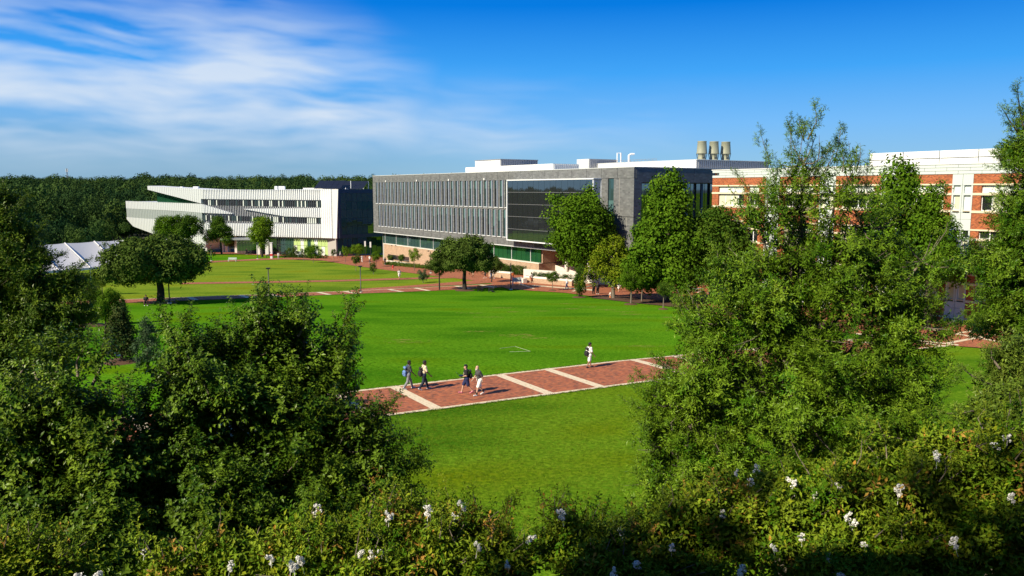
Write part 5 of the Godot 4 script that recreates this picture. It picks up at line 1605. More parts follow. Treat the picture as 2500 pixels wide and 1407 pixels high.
	var s := [[Vector3(-54.13, -5.17, -196.05), 3.54, 0.00, 1.61, 0.51, "feathery sapling left of the lime window panes", olive], [Vector3(-45.89, -4.72, -183.28), 4.73, 0.05, 2.12, 0.57, "leafy young tree casting a shadow before the lime panes", green], [Vector3(-49.92, -4.97, -190.37), 3.15, 0.10, 0.88, 1.28, "thin sapling beside the leafy young tree", olive], [Vector3(-42.74, -4.97, -190.37), 3.15, 0.00, 0.78, 1.18, "slim brownish sapling before the dark glass end", olive], [Vector3(-38.51, -4.72, -183.28), 4.26, 0.05, 0.90, 1.33, "upright bright sapling before the dark glass end", bright], [Vector3(-36.35, -4.84, -186.76), 4.44, -0.10, 1.54, 1.74, "round bright green young tree before the dark glass end", bright], [Vector3(-30.30, -3.63, -153.85), 3.19, 0.08, 1.11, 1.36, "dark sapling on a bare trunk at the lawn's corner", deep], [Vector3(-25.28, -3.29, -144.60), 2.40, 0.00, 0.82, 0.15, "bushy little magnolia on the lawn's corner", olive], [Vector3(-28.61, -4.13, -167.33), 3.38, 0.00, 1.29, 1.21, "green young tree behind the little magnolia", green], [Vector3(-23.66, -4.24, -170.31), 2.73, 0.00, 0.70, 0.88, "small sapling by the tan brick wall", green], [Vector3(-18.93, -3.63, -153.85), 4.62, 0.00, 1.42, 1.60, "light green young tree before the tan brick wall", bright], [Vector3(-14.35, -2.90, -127.66), 2.32, -0.07, 0.99, 0.20, "wispy grey-green sapling on the far lawn", grey], [Vector3(-28.44, -4.84, -186.76), 1.74, 0.00, 1.25, 0.19, "low brown shrub at the tan wall's foot", olive]]
	for i in s.size():
		var a: Array = s[i]
		mid_tree("young_tree" if i < 12 else "shrub", a[5], a[0], a[1], a[2], a[3], a[4], "round", a[6], 70 + i * 3, {"trunk": 0.05, "fill": 2.2, "lobes": 10, "group": row if i < 12 else "", "category": "tree" if i < 12 else "shrub", "bark": M.bark_pale})
	# unseen trees added before the rear building: thin crowns break up its shade edge
	for a in [[-10.2, -0.2, 20.7, "left"], [-5.6, 0.1, 20.5, "right"]]:
		mid_tree("shade_tree", "%s one of two unseen tall trees added behind the viewpoint to break up the shade edge" % a[3], Vector3(a[0], 0, a[1]), a[2], 0.0, 1.7, 17.0, "round", green, int(a[2] * 10), {"fill": 0.3, "clump": 0.34, "lobes": 8, "trunk": 0.2})
	# beyond the left edge of the frame: the trees whose shadows stripe the lawn
	for a in [[-40.0, -47.0, 9.5, 3.6, "nearest"], [-50.0, -58.0, 10.5, 4.0, "middle"], [-62.0, -72.0, 11.0, 4.4, "farthest"]]:
		mid_tree("shade_tree", "%s tree left of the view, shading the lawn" % a[4], onground(a[0], a[1]), a[2], 0.0, a[3], 2.2, "round", green, int(-a[0]), {"fill": 2.4})

func young_oak_mesh() -> ArrayMesh:
	return shoot(3, 0.6, 42, 0.125, 0.045, 0.95, 0.15, 4, 0.34)

func near_trees() -> void:
	var elm := shoot(1, 0.74, 42, 0.094, 0.052, 0.85, 0.6, 3, 0.36)
	var willow := shoot(2, 0.52, 50, 0.10, 0.031, 0.95, 0.08, 5, 0.27)
	var oak := young_oak_mesh()
	var crape := shoot(4, 0.46, 34, 0.066, 0.036, 0.95, 0.1, 4, 0.24, 0.6)
	big_tree("elm_tree", "large dark elm with upright leafy shoots left of the brick walk", Vector3(-4.6, 0, -15), {
		"seed": 101, "mesh": elm, "leaf": M.leaf_glossy, "bark": M.bark_pale, "sprigs": 22, "sprig_len": 1.0, "spacing": 0.78, "lift": 0.5, "trunk": 0.2, "n": 3000, "up": 0.75, "leader_density": 22.0, "tone": [Color(0.026, 0.076, 0.006), Color(0.135, 0.220, 0.018)], "fork": Vector3(-4.81, 6.30, -15.00),
		"lobes": [[Vector3(-4.84, 7.70, -15.00), Vector3(1.62, 1.16, 1.50)], [Vector3(-5.57, 8.19, -15.00), Vector3(1.16, 0.93, 1.16)], [Vector3(-3.95, 8.03, -15.30), Vector3(0.87, 1.02, 0.87)], [Vector3(-6.03, 7.58, -14.60), Vector3(0.90, 0.98, 0.90)], [Vector3(-6.70, 7.09, -14.40), Vector3(0.67, 0.81, 0.67)], [Vector3(-3.43, 7.05, -15.00), Vector3(0.93, 0.85, 0.93)], [Vector3(-2.97, 6.30, -15.00), Vector3(0.73, 0.62, 0.73)], [Vector3(-4.68, 6.37, -14.60), Vector3(1.80, 0.98, 1.27)], [Vector3(-5.86, 6.21, -14.20), Vector3(1.46, 1.02, 1.33)], [Vector3(-4.27, 8.91, -15.40), Vector3(0.44, 0.63, 0.44)], [Vector3(-4.97, 8.91, -15.20), Vector3(0.43, 0.63, 0.43)], [Vector3(-6.22, 8.45, -14.60), Vector3(0.41, 0.60, 0.41)], [Vector3(-2.56, 6.64, -15.00), Vector3(0.42, 0.39, 0.42)], [Vector3(-3.68, 6.05, -14.60), Vector3(1.13, 0.60, 0.78)], [Vector3(-4.61, 5.51, -14.00), Vector3(2.16, 0.65, 0.84)]],
		"leaders": [[Vector3(-6.22, 8.45, -14.60), Vector3(-6.50, 9.73, -14.60)], [Vector3(-5.91, 8.45, -14.60), Vector3(-6.07, 9.62, -14.60)], [Vector3(-5.58, 8.75, -15.00), Vector3(-5.68, 9.27, -15.00)], [Vector3(-5.11, 8.75, -15.00), Vector3(-5.19, 9.63, -15.00)], [Vector3(-4.85, 8.95, -15.20), Vector3(-4.81, 10.06, -15.20)], [Vector3(-4.65, 8.95, -15.20), Vector3(-4.56, 9.84, -15.20)], [Vector3(-4.40, 8.93, -15.30), Vector3(-4.36, 9.84, -15.30)], [Vector3(-4.05, 8.77, -15.30), Vector3(-3.99, 9.90, -15.30)], [Vector3(-3.62, 8.28, -15.30), Vector3(-3.16, 9.76, -15.30)], [Vector3(-3.47, 8.03, -15.30), Vector3(-3.04, 9.18, -15.30)], [Vector3(-3.26, 7.38, -15.00), Vector3(-2.73, 7.78, -15.00)], [Vector3(-2.95, 7.13, -15.00), Vector3(-2.30, 7.87, -15.00)], [Vector3(-2.55, 6.88, -15.00), Vector3(-1.84, 6.73, -15.00)], [Vector3(-2.56, 6.47, -15.00), Vector3(-1.90, 6.64, -15.00)], [Vector3(-2.53, 6.21, -14.80), Vector3(-1.85, 6.17, -14.80)], [Vector3(-2.79, 7.13, -15.00), Vector3(-2.11, 7.21, -15.00)]]})
	big_tree("elm_tree", "leafy elm at the lower left edge", Vector3(-8.2, 0, -13.5), {
		"seed": 102, "mesh": elm, "leaf": M.leaf_glossy, "bark": M.bark_pale, "sprigs": 10, "sprig_len": 1.0, "spacing": 0.78, "lift": 0.5, "trunk": 0.18, "n": 2500, "up": 0.75, "leader_density": 20.0, "tone": [Color(0.030, 0.080, 0.006), Color(0.150, 0.230, 0.018)], "fork": Vector3(-8.02, 6.72, -13.50),
		"lobes": [[Vector3(-8.59, 7.80, -13.50), Vector3(0.90, 0.76, 0.90)], [Vector3(-7.58, 7.88, -13.50), Vector3(0.69, 0.76, 0.69)], [Vector3(-8.11, 6.84, -13.30), Vector3(1.23, 0.96, 1.23)], [Vector3(-6.97, 7.02, -13.60), Vector3(0.84, 0.91, 0.84)], [Vector3(-8.36, 5.86, -13.00), Vector3(1.14, 0.80, 1.04)], [Vector3(-7.08, 6.08, -13.00), Vector3(1.14, 0.87, 1.13)], [Vector3(-9.57, 7.13, -13.50), Vector3(1.04, 1.39, 1.04)], [Vector3(-6.58, 6.41, -13.80), Vector3(0.57, 0.64, 0.57)]],
		"leaders": [[Vector3(-7.95, 8.72, -13.50), Vector3(-7.83, 9.45, -13.50)], [Vector3(-7.52, 8.79, -13.50), Vector3(-7.36, 9.32, -13.50)], [Vector3(-7.28, 8.64, -13.50), Vector3(-7.05, 9.32, -13.50)], [Vector3(-8.59, 8.72, -13.50), Vector3(-8.51, 9.16, -13.50)], [Vector3(-6.85, 8.13, -13.50), Vector3(-6.76, 8.50, -13.50)], [Vector3(-8.23, 8.72, -13.50), Vector3(-8.18, 9.29, -13.50)]]})
	big_tree("oak_tree", "dark leafy oak filling the left edge", Vector3(-21.6, 0, -34), {
		"seed": 103, "mesh": oak, "leaf": M.leaf_glossy, "bark": M.bark, "trunk": 0.34, "n": 4200, "scale": 1.25, "reach": 0.4, "spacing": 1.1, "up": 0.35, "leader_density": 14.0, "tone": [Color(0.025, 0.065, 0.010), Color(0.110, 0.165, 0.014)], "fork": Vector3(-21.63, 6.09, -34.00),
		"lobes": [[Vector3(-21.68, 9.99, -34.00), Vector3(1.31, 1.40, 1.31)], [Vector3(-20.92, 8.71, -33.60), Vector3(1.38, 1.30, 1.38)], [Vector3(-22.08, 7.16, -34.00), Vector3(2.10, 1.92, 2.10)], [Vector3(-20.01, 6.87, -33.60), Vector3(1.30, 1.30, 1.30)], [Vector3(-21.13, 4.73, -33.60), Vector3(1.90, 1.56, 1.90)], [Vector3(-22.11, 11.21, -34.00), Vector3(1.05, 0.87, 1.05)], [Vector3(-19.14, 8.10, -33.60), Vector3(0.66, 0.59, 0.66)], [Vector3(-23.34, 8.93, -34.00), Vector3(1.92, 3.50, 1.92)], [Vector3(-19.21, 5.48, -33.40), Vector3(1.03, 0.86, 1.03)], [Vector3(-18.66, 6.70, -33.50), Vector3(0.69, 0.69, 0.69)]],
		"leaders": [[Vector3(-21.33, 10.69, -33.80), Vector3(-20.56, 11.66, -33.80)], [Vector3(-20.54, 9.65, -33.80), Vector3(-19.73, 10.69, -33.80)], [Vector3(-19.96, 8.80, -33.60), Vector3(-19.06, 9.28, -33.60)], [Vector3(-19.14, 8.10, -33.60), Vector3(-17.97, 8.97, -33.60)], [Vector3(-19.00, 7.57, -33.60), Vector3(-17.65, 7.92, -33.60)], [Vector3(-21.75, 11.38, -34.00), Vector3(-21.64, 11.90, -34.00)], [Vector3(-21.18, 10.35, -33.80), Vector3(-20.21, 10.35, -33.80)]]})
	big_tree("willow_oak", "huge fine-leaved willow oak right of the lawn, sparse at its top", Vector3(6.6, 0, -18.5), {
		"seed": 104, "mesh": willow, "leaf": M.leaf_glossy, "bark": M.bark_pale, "trunk": 0.22, "sprigs": 40, "sprig_len": 1.1, "leader_r": 0.55, "spacing": 1.05, "n": 5600, "reach": 0.3, "up": 0.35, "twigs": 9, "tone": [Color(0.042, 0.120, 0.005), Color(0.165, 0.265, 0.020)], "fork": Vector3(6.68, 8.19, -18.50),
		"lobes": [[Vector3(3.59, 6.11, -18.00), Vector3(0.79, 0.69, 0.79)], [Vector3(3.35, 5.15, -17.90), Vector3(0.64, 0.51, 0.64)], [Vector3(3.73, 7.06, -18.10), Vector3(0.70, 0.56, 0.70)], [Vector3(6.84, 6.80, -18.50), Vector3(3.25, 2.03, 2.64)], [Vector3(6.08, 8.78, -18.50), Vector3(2.17, 1.60, 2.08)], [Vector3(7.40, 9.82, -18.80), Vector3(2.10, 1.19, 1.55)], [Vector3(4.69, 7.67, -18.20), Vector3(1.39, 1.25, 1.39)], [Vector3(4.10, 6.45, -18.00), Vector3(1.06, 1.14, 1.06)], [Vector3(3.94, 5.16, -18.00), Vector3(0.90, 0.83, 0.90)], [Vector3(9.02, 7.18, -18.60), Vector3(1.20, 1.44, 1.20)], [Vector3(9.30, 8.93, -18.80), Vector3(1.43, 1.19, 1.43)], [Vector3(5.23, 5.34, -17.80), Vector3(2.19, 1.13, 1.46)], [Vector3(7.90, 5.24, -17.80), Vector3(2.09, 1.13, 1.46)], [Vector3(5.56, 9.85, -18.50), Vector3(0.98, 0.86, 0.98)], [Vector3(6.70, 10.71, -18.60), Vector3(0.77, 0.75, 0.77)], [Vector3(8.25, 10.21, -18.80), Vector3(1.00, 0.65, 0.84)], [Vector3(4.48, 8.91, -18.30), Vector3(0.64, 0.63, 0.64)], [Vector3(9.38, 5.99, -18.20), Vector3(0.89, 0.80, 0.89)], [Vector3(4.26, 4.33, -17.60), Vector3(1.24, 0.51, 0.66)]],
		"thin": [[Vector3(6.58, 11.47, -18.60), Vector3(1.05, 1.05, 1.05)], [Vector3(7.55, 11.85, -18.70), Vector3(0.87, 1.06, 0.87)], [Vector3(5.80, 11.09, -18.50), Vector3(0.86, 0.86, 0.86)], [Vector3(6.72, 12.60, -18.60), Vector3(0.57, 0.86, 0.57)], [Vector3(8.30, 11.08, -18.80), Vector3(0.87, 0.87, 0.87)], [Vector3(9.76, 10.30, -18.90), Vector3(0.78, 0.87, 0.78)]],
		"leader_density": 19.0, "leader_scale": 0.7, "leader_wide": 0.16,
		"leaders": [[Vector3(6.61, 10.71, -18.60), Vector3(6.37, 13.60, -18.60)], [Vector3(6.38, 11.47, -18.60), Vector3(5.69, 13.36, -18.60)], [Vector3(6.51, 11.94, -18.60), Vector3(6.73, 13.53, -18.60)], [Vector3(6.72, 11.08, -18.70), Vector3(7.39, 13.07, -18.70)], [Vector3(7.15, 12.23, -18.70), Vector3(7.54, 13.12, -18.70)], [Vector3(7.84, 10.69, -18.80), Vector3(8.04, 12.87, -18.80)], [Vector3(6.18, 11.09, -18.50), Vector3(5.20, 12.36, -18.50)], [Vector3(6.00, 10.71, -18.50), Vector3(5.41, 11.85, -18.50)], [Vector3(8.34, 10.50, -18.80), Vector3(8.28, 12.59, -18.80)], [Vector3(4.01, 6.35, -18.00), Vector3(3.25, 6.21, -18.00)], [Vector3(4.12, 7.28, -18.20), Vector3(2.96, 7.71, -18.20)], [Vector3(3.94, 6.89, -18.20), Vector3(2.82, 7.57, -18.20)], [Vector3(3.81, 6.55, -18.00), Vector3(2.56, 7.18, -18.00)], [Vector3(3.73, 6.06, -18.00), Vector3(2.96, 6.55, -18.00)], [Vector3(3.75, 5.26, -18.00), Vector3(2.64, 5.10, -18.00)], [Vector3(3.74, 5.00, -17.90), Vector3(2.78, 4.70, -17.90)], [Vector3(4.29, 8.82, -18.30), Vector3(3.85, 9.42, -18.30)], [Vector3(4.21, 8.53, -18.30), Vector3(3.72, 8.91, -18.30)], [Vector3(9.65, 7.20, -18.50), Vector3(10.51, 7.45, -18.50)], [Vector3(3.73, 7.87, -18.20), Vector3(3.34, 8.16, -18.20)], [Vector3(9.96, 8.55, -18.70), Vector3(10.66, 9.04, -18.70)]],
		"bare": [[Vector3(7.97, 11.85, -18.80), Vector3(7.83, 13.13, -18.80)], [Vector3(8.04, 12.42, -18.80), Vector3(8.10, 13.08, -18.80)], [Vector3(7.05, 12.42, -18.70), Vector3(7.10, 13.26, -18.70)], [Vector3(7.86, 12.23, -18.80), Vector3(7.54, 12.87, -18.80)], [Vector3(6.47, 9.20, -18.30), Vector3(6.34, 11.10, -18.30)], [Vector3(7.62, 9.01, -18.30), Vector3(7.90, 11.10, -18.30)], [Vector3(7.19, 9.22, -18.20), Vector3(6.91, 10.36, -18.20)]]})
	big_tree("willow_oak", "tall fine-leaved oak cut by the right edge", Vector3(14.6, 0, -21.5), {
		"seed": 105, "mesh": willow, "leaf": M.leaf_glossy, "bark": M.bark, "trunk": 0.24, "n": 3000, "reach": 0.3, "spacing": 0.9, "up": 0.45, "tone": [Color(0.036, 0.105, 0.005), Color(0.140, 0.235, 0.018)], "fork": Vector3(14.26, 12.15, -21.50),
		"lobes": [[Vector3(14.01, 11.17, -21.50), Vector3(1.02, 1.12, 1.02)], [Vector3(13.80, 9.61, -21.50), Vector3(1.27, 1.12, 1.27)], [Vector3(12.98, 9.97, -21.30), Vector3(0.69, 0.73, 0.69)], [Vector3(14.24, 13.02, -21.50), Vector3(1.08, 1.36, 1.08)], [Vector3(13.30, 8.63, -21.30), Vector3(1.07, 0.85, 1.07)], [Vector3(14.46, 8.26, -21.50), Vector3(1.27, 1.12, 1.27)], [Vector3(13.43, 10.73, -21.40), Vector3(0.63, 0.62, 0.63)], [Vector3(15.15, 10.48, -21.80), Vector3(1.29, 2.51, 1.29)]],
		"leader_wide": 0.14, "leader_density": 18.0, "leader_scale": 0.75,
		"leaders": [[Vector3(13.60, 13.55, -21.50), Vector3(13.32, 14.77, -21.50)], [Vector3(13.50, 13.45, -21.50), Vector3(12.96, 14.17, -21.50)], [Vector3(13.57, 12.48, -21.50), Vector3(12.90, 13.04, -21.50)], [Vector3(13.49, 11.39, -21.40), Vector3(12.88, 11.83, -21.40)], [Vector3(13.07, 10.30, -21.30), Vector3(12.22, 10.68, -21.30)], [Vector3(13.06, 8.97, -21.30), Vector3(12.36, 9.41, -21.30)], [Vector3(13.43, 12.15, -21.40), Vector3(12.97, 12.48, -21.40)]]})
	big_tree("willow_oak", "grey-green willowy oak low at the right edge", Vector3(10.3, 0, -16.5), {
		"seed": 106, "mesh": willow, "leaf": M.leaf_glossy, "bark": M.bark_pale, "trunk": 0.14, "n": 1500, "reach": 0.3, "spacing": 0.85, "up": 0.4, "tone": [Color(0.060, 0.120, 0.014), Color(0.160, 0.225, 0.034)], "fork": Vector3(10.63, 7.36, -16.50),
		"lobes": [[Vector3(10.70, 7.63, -16.50), Vector3(0.78, 0.86, 0.78)], [Vector3(11.20, 6.82, -16.50), Vector3(0.78, 0.66, 0.78)], [Vector3(10.25, 7.03, -16.40), Vector3(0.48, 0.47, 0.48)], [Vector3(11.06, 8.32, -16.60), Vector3(0.59, 0.48, 0.59)], [Vector3(11.56, 7.72, -16.50), Vector3(0.68, 1.14, 0.68)]],
		"leader_wide": 0.14, "leader_density": 18.0, "leader_scale": 0.75,
		"leaders": [[Vector3(10.16, 7.90, -16.50), Vector3(9.53, 8.25, -16.50)], [Vector3(9.96, 7.39, -16.40), Vector3(9.10, 7.30, -16.40)], [Vector3(9.99, 6.95, -16.40), Vector3(9.39, 6.86, -16.40)], [Vector3(10.31, 8.25, -16.50), Vector3(10.10, 8.69, -16.50)]]})
	# crape myrtles under the terrace, the nearest foliage
	var cm := "crape myrtles below the terrace"
	var tone := [Color(0.046, 0.125, 0.005), Color(0.215, 0.285, 0.022)]
	var white := [
		[0, "crape myrtle with white flowers at bottom centre-left, below the elm", Vector3(-2.6, 0, -9.0), Vector3(-2.68, 7.47, -9.00), 1700, [[Vector3(-3.36, 7.59, -9.00), Vector3(0.88, 0.36, 0.46)], [Vector3(-2.38, 7.69, -9.00), Vector3(0.93, 0.51, 0.66)], [Vector3(-1.45, 7.76, -9.30), Vector3(0.72, 0.47, 0.62)], [Vector3(-1.82, 7.69, -8.60), Vector3(1.33, 0.34, 0.44)], [Vector3(-3.91, 7.64, -8.80), Vector3(0.50, 0.20, 0.26)]], [[Vector3(-2.96, 7.82, -9.00), Vector3(-2.88, 7.98, -9.00)], [Vector3(-1.35, 7.95, -9.30), Vector3(-1.32, 8.13, -9.30)], [Vector3(-1.84, 7.78, -9.20), Vector3(-1.93, 8.04, -9.20)], [Vector3(-3.55, 7.67, -9.00), Vector3(-3.64, 7.82, -9.00)]], [Vector3(-1.43, 8.30, -8.85), Vector3(-2.37, 7.99, -8.25), Vector3(-2.29, 8.03, -8.25), Vector3(-2.39, 8.01, -8.15), Vector3(-1.67, 8.03, -8.45), Vector3(-1.57, 8.01, -8.45), Vector3(-1.46, 8.06, -8.45), Vector3(-2.69, 7.97, -8.45), Vector3(-3.12, 7.93, -8.35), Vector3(-4.30, 7.87, -8.85), Vector3(-2.38, 8.18, -9.25)]],
		[0, "crape myrtle bush with white flowers at bottom centre", Vector3(-0.6, 0, -9.3), Vector3(-0.61, 7.32, -9.30), 900, [[Vector3(-0.76, 7.82, -9.40), Vector3(0.53, 0.32, 0.41)], [Vector3(-0.35, 7.75, -9.20), Vector3(0.43, 0.31, 0.41)], [Vector3(-0.81, 7.69, -8.80), Vector3(0.68, 0.30, 0.39)], [Vector3(-0.10, 7.64, -9.00), Vector3(0.37, 0.25, 0.33)]], [[Vector3(-0.71, 7.85, -9.40), Vector3(-0.63, 8.16, -9.40)], [Vector3(-1.06, 7.85, -9.40), Vector3(-1.06, 8.12, -9.40)], [Vector3(-0.25, 7.78, -9.20), Vector3(-0.17, 7.94, -9.20)]], [Vector3(-1.00, 8.26, -9.05), Vector3(-0.60, 8.32, -9.05), Vector3(0.20, 8.03, -8.85), Vector3(-0.40, 8.01, -8.65), Vector3(-0.68, 8.21, -9.05), Vector3(-0.05, 7.91, -8.45)]],
		[0, "crape myrtle with orange tips at bottom, partly in shade", Vector3(1.6, 0, -9.2), Vector3(1.55, 7.42, -9.20), 1700, [[Vector3(0.60, 7.76, -9.30), Vector3(0.29, 0.32, 0.29)], [Vector3(1.13, 7.70, -9.10), Vector3(0.61, 0.36, 0.47)], [Vector3(1.85, 7.81, -9.30), Vector3(0.62, 0.47, 0.62)], [Vector3(2.55, 7.97, -9.30), Vector3(0.62, 0.58, 0.62)], [Vector3(1.45, 7.69, -8.60), Vector3(1.11, 0.29, 0.38)]], [[Vector3(0.58, 7.79, -9.30), Vector3(0.61, 8.15, -9.30)], [Vector3(0.99, 7.73, -9.20), Vector3(1.09, 8.20, -9.20)], [Vector3(1.14, 7.73, -9.20), Vector3(1.34, 8.04, -9.20)], [Vector3(2.27, 8.06, -9.40), Vector3(2.21, 8.33, -9.40)]], [Vector3(0.59, 8.27, -8.95), Vector3(1.80, 8.06, -8.55), Vector3(1.38, 7.96, -8.35), Vector3(1.12, 7.89, -8.25), Vector3(2.47, 8.28, -8.95), Vector3(2.77, 8.61, -9.45), Vector3(3.01, 8.64, -9.45), Vector3(1.27, 8.14, -8.75)]],
		[0, "largest crape myrtle with sunlit yellow top at bottom right", Vector3(4.4, 0, -9.2), Vector3(4.13, 7.47, -9.20), 3000, [[Vector3(3.28, 8.03, -9.40), Vector3(0.73, 0.59, 0.73)], [Vector3(4.04, 8.18, -9.30), Vector3(0.72, 0.58, 0.72)], [Vector3(4.83, 8.39, -9.30), Vector3(0.67, 0.58, 0.67)], [Vector3(5.50, 8.75, -9.30), Vector3(0.53, 0.58, 0.53)], [Vector3(5.94, 8.68, -9.20), Vector3(0.52, 0.68, 0.52)], [Vector3(4.00, 7.79, -8.70), Vector3(1.57, 0.44, 0.58)], [Vector3(5.61, 8.04, -8.90), Vector3(0.73, 0.55, 0.72)]], [[Vector3(3.25, 8.29, -9.50), Vector3(3.31, 8.71, -9.50)], [Vector3(4.57, 8.43, -9.40), Vector3(4.68, 8.69, -9.40)], [Vector3(5.34, 8.95, -9.40), Vector3(5.43, 9.15, -9.40)], [Vector3(5.78, 8.98, -9.30), Vector3(5.93, 9.18, -9.30)], [Vector3(3.92, 8.43, -9.40), Vector3(3.96, 8.59, -9.40)]], [Vector3(4.94, 8.97, -8.95), Vector3(3.86, 8.55, -9.05), Vector3(3.36, 8.58, -9.15), Vector3(3.58, 8.49, -9.05), Vector3(3.88, 8.32, -8.65), Vector3(3.82, 8.38, -8.65), Vector3(3.93, 8.12, -8.45), Vector3(3.58, 7.92, -8.15), Vector3(4.94, 8.14, -8.45), Vector3(5.67, 8.59, -8.65), Vector3(5.81, 9.18, -9.05), Vector3(5.69, 9.09, -9.05), Vector3(3.26, 8.18, -8.55), Vector3(3.50, 8.03, -8.35), Vector3(2.92, 8.10, -8.45), Vector3(2.45, 7.97, -8.15), Vector3(4.47, 8.59, -8.85), Vector3(2.87, 8.54, -9.25)]],
		[0, "crape myrtle spray in the bottom left corner", Vector3(-5.4, 0, -8.8), Vector3(-5.68, 7.57, -8.80), 420, [[Vector3(-5.67, 7.74, -8.80), Vector3(0.45, 0.15, 0.19)], [Vector3(-5.82, 7.74, -8.60), Vector3(0.35, 0.19, 0.25)], [Vector3(-5.34, 7.66, -8.80), Vector3(0.27, 0.10, 0.13)]], [[Vector3(-5.81, 7.67, -8.80), Vector3(-5.83, 7.77, -8.80)]], [Vector3(-4.52, 7.85, -8.25), Vector3(-4.70, 7.84, -8.25)]],
	]
	var panicles := [panicle(1), panicle(2), panicle(3)]
	for c in white:
		var t := big_tree("crape_myrtle", c[1], c[2], {"seed": 200 + c[4], "mesh": crape, "leaf": M.leaf_matt, "bark": M.bark_pale, "trunk": 0.07, "stems": 3, "n": int(c[4] * 0.85), "up": 0.8, "tone": tone, "fork": c[3], "lobes": c[5], "leaders": c[6], "leader_scale": 0.8, "leader_density": 10.0, "twigs": 6, "sprigs": 26, "sprig_len": 0.55, "leader_r": 0.3, "reach": 0.42, "spacing": 0.42, "lift": 0.5, "group": cm})
		for f in c[7]:
			var p: Vector3 = f - t.position - Vector3(0, 0.1, 0)
			part("flower_panicle", panicles[rng.randi() % 3], M.petal, t, Transform3D(Basis(Vector3.UP, rng.randf() * TAU) * Basis(Vector3.RIGHT, rng.randf_range(-0.4, 0.4)) * Basis.from_scale(Vector3.ONE * rng.randf_range(0.5, 0.95)), p))

func panicle(seed_: int) -> ArrayMesh:
	# a cone of crinkled white petals
	var r := RandomNumberGenerator.new()
	r.seed = seed_
	var st := begin()
	var knots := []
	for i in 11: knots.append(Vector3(r.randf_range(-1, 1), 0, r.randf_range(-1, 1)).normalized() * r.randf_range(0.01, 0.06) + Vector3(0, r.randf() * 0.13, 0))
	for i in 210:
		var k: Vector3 = knots[r.randi() % knots.size()]
		var out := Vector3(r.randfn(), r.randfn(), r.randfn()).normalized()
		var q := k + out * 0.024
		var d := (out.cross(Vector3(r.randf_range(-1, 1), r.randf_range(-1, 1), r.randf_range(-1, 1))).normalized() + out * 0.3).normalized()
		leaf(st, q - d * 0.01, d, out, r.randf_range(0.016, 0.026), r.randf_range(0.016, 0.024), 0.3, Color.WHITE)
	tube(st, [Vector3(0, -0.12, 0), Vector3(0, 0.1, 0)], [0.004, 0.002], 3, false)
	return done(st)

func lawn_grass() -> void:
	# tufts of the mown turf nearest the viewer and ragged grass along the walk's edging
	var r := RandomNumberGenerator.new()
	r.seed = 61
	var st := begin()
	for i in 12:
		var a := r.randf() * TAU
		var p := Vector3(cos(a), 0, sin(a)) * sqrt(r.randf()) * 0.09
		var lean := Vector3(r.randf_range(-0.5, 0.5), 1, r.randf_range(-0.5, 0.5)).normalized()
		var side := Vector3(cos(a * 3.0), 0, sin(a * 3.0)) * r.randf_range(0.006, 0.011)
		var h := r.randf_range(0.02, 0.045)
		var f := r.randf_range(0.75, 1.25)
		st.set_color(Color(f, f, f))
		for v in [p - side, p + side, p + lean * h]: st.add_vertex(v)
	var tuft := done(st)
	var where := []
	var walk := Vector2(-5.51, -45.34)
	for i in 110000:
		var f := r.randf()
		if r.randf() < f * f * 1.1: continue            # thinner with distance, with no edge
		var z := -lerpf(26.0, 88.0, f)
		var x := r.randf_range(-0.42, 0.5) * -z
		var p := Vector2(x, z)
		if absf((p - walk).dot(ACROSS)) < 3.1: continue
		var near := (p - walk).dot(ACROSS) > 0.0
		var c := leaf_tone(r, Color(0.075, 0.165, 0.007), Color(0.19, 0.28, 0.02)) if near else leaf_tone(r, Color(0.055, 0.18, 0.006), Color(0.13, 0.29, 0.014))
		where.append([Transform3D(Basis(Vector3.UP, r.randf() * TAU) * Basis.from_scale(Vector3.ONE * r.randf_range(0.6, 1.3)), onground(x, z, 0.012)), c])
	for i in 2600:
		var t := r.randf_range(-40.0, 40.0)
		var s := 1.0 if i % 2 else -1.0
		var p := walk + ALONG * t + ACROSS * s * (3.06 + r.randf_range(-0.07, 0.08))
		where.append([Transform3D(Basis(Vector3.UP, r.randf() * TAU) * Basis.from_scale(Vector3.ONE * r.randf_range(0.8, 1.9)), onground(p.x, p.y, 0.03)), leaf_tone(r, Color(0.05, 0.12, 0.006), Color(0.13, 0.20, 0.014))])
	var o := crown_copies(tuft, M.leaf_far, where, self, "lawn_grass")
	tag(o, "short mown grass tufts on the lawns beside the brick walk", "grass", "", "stuff")

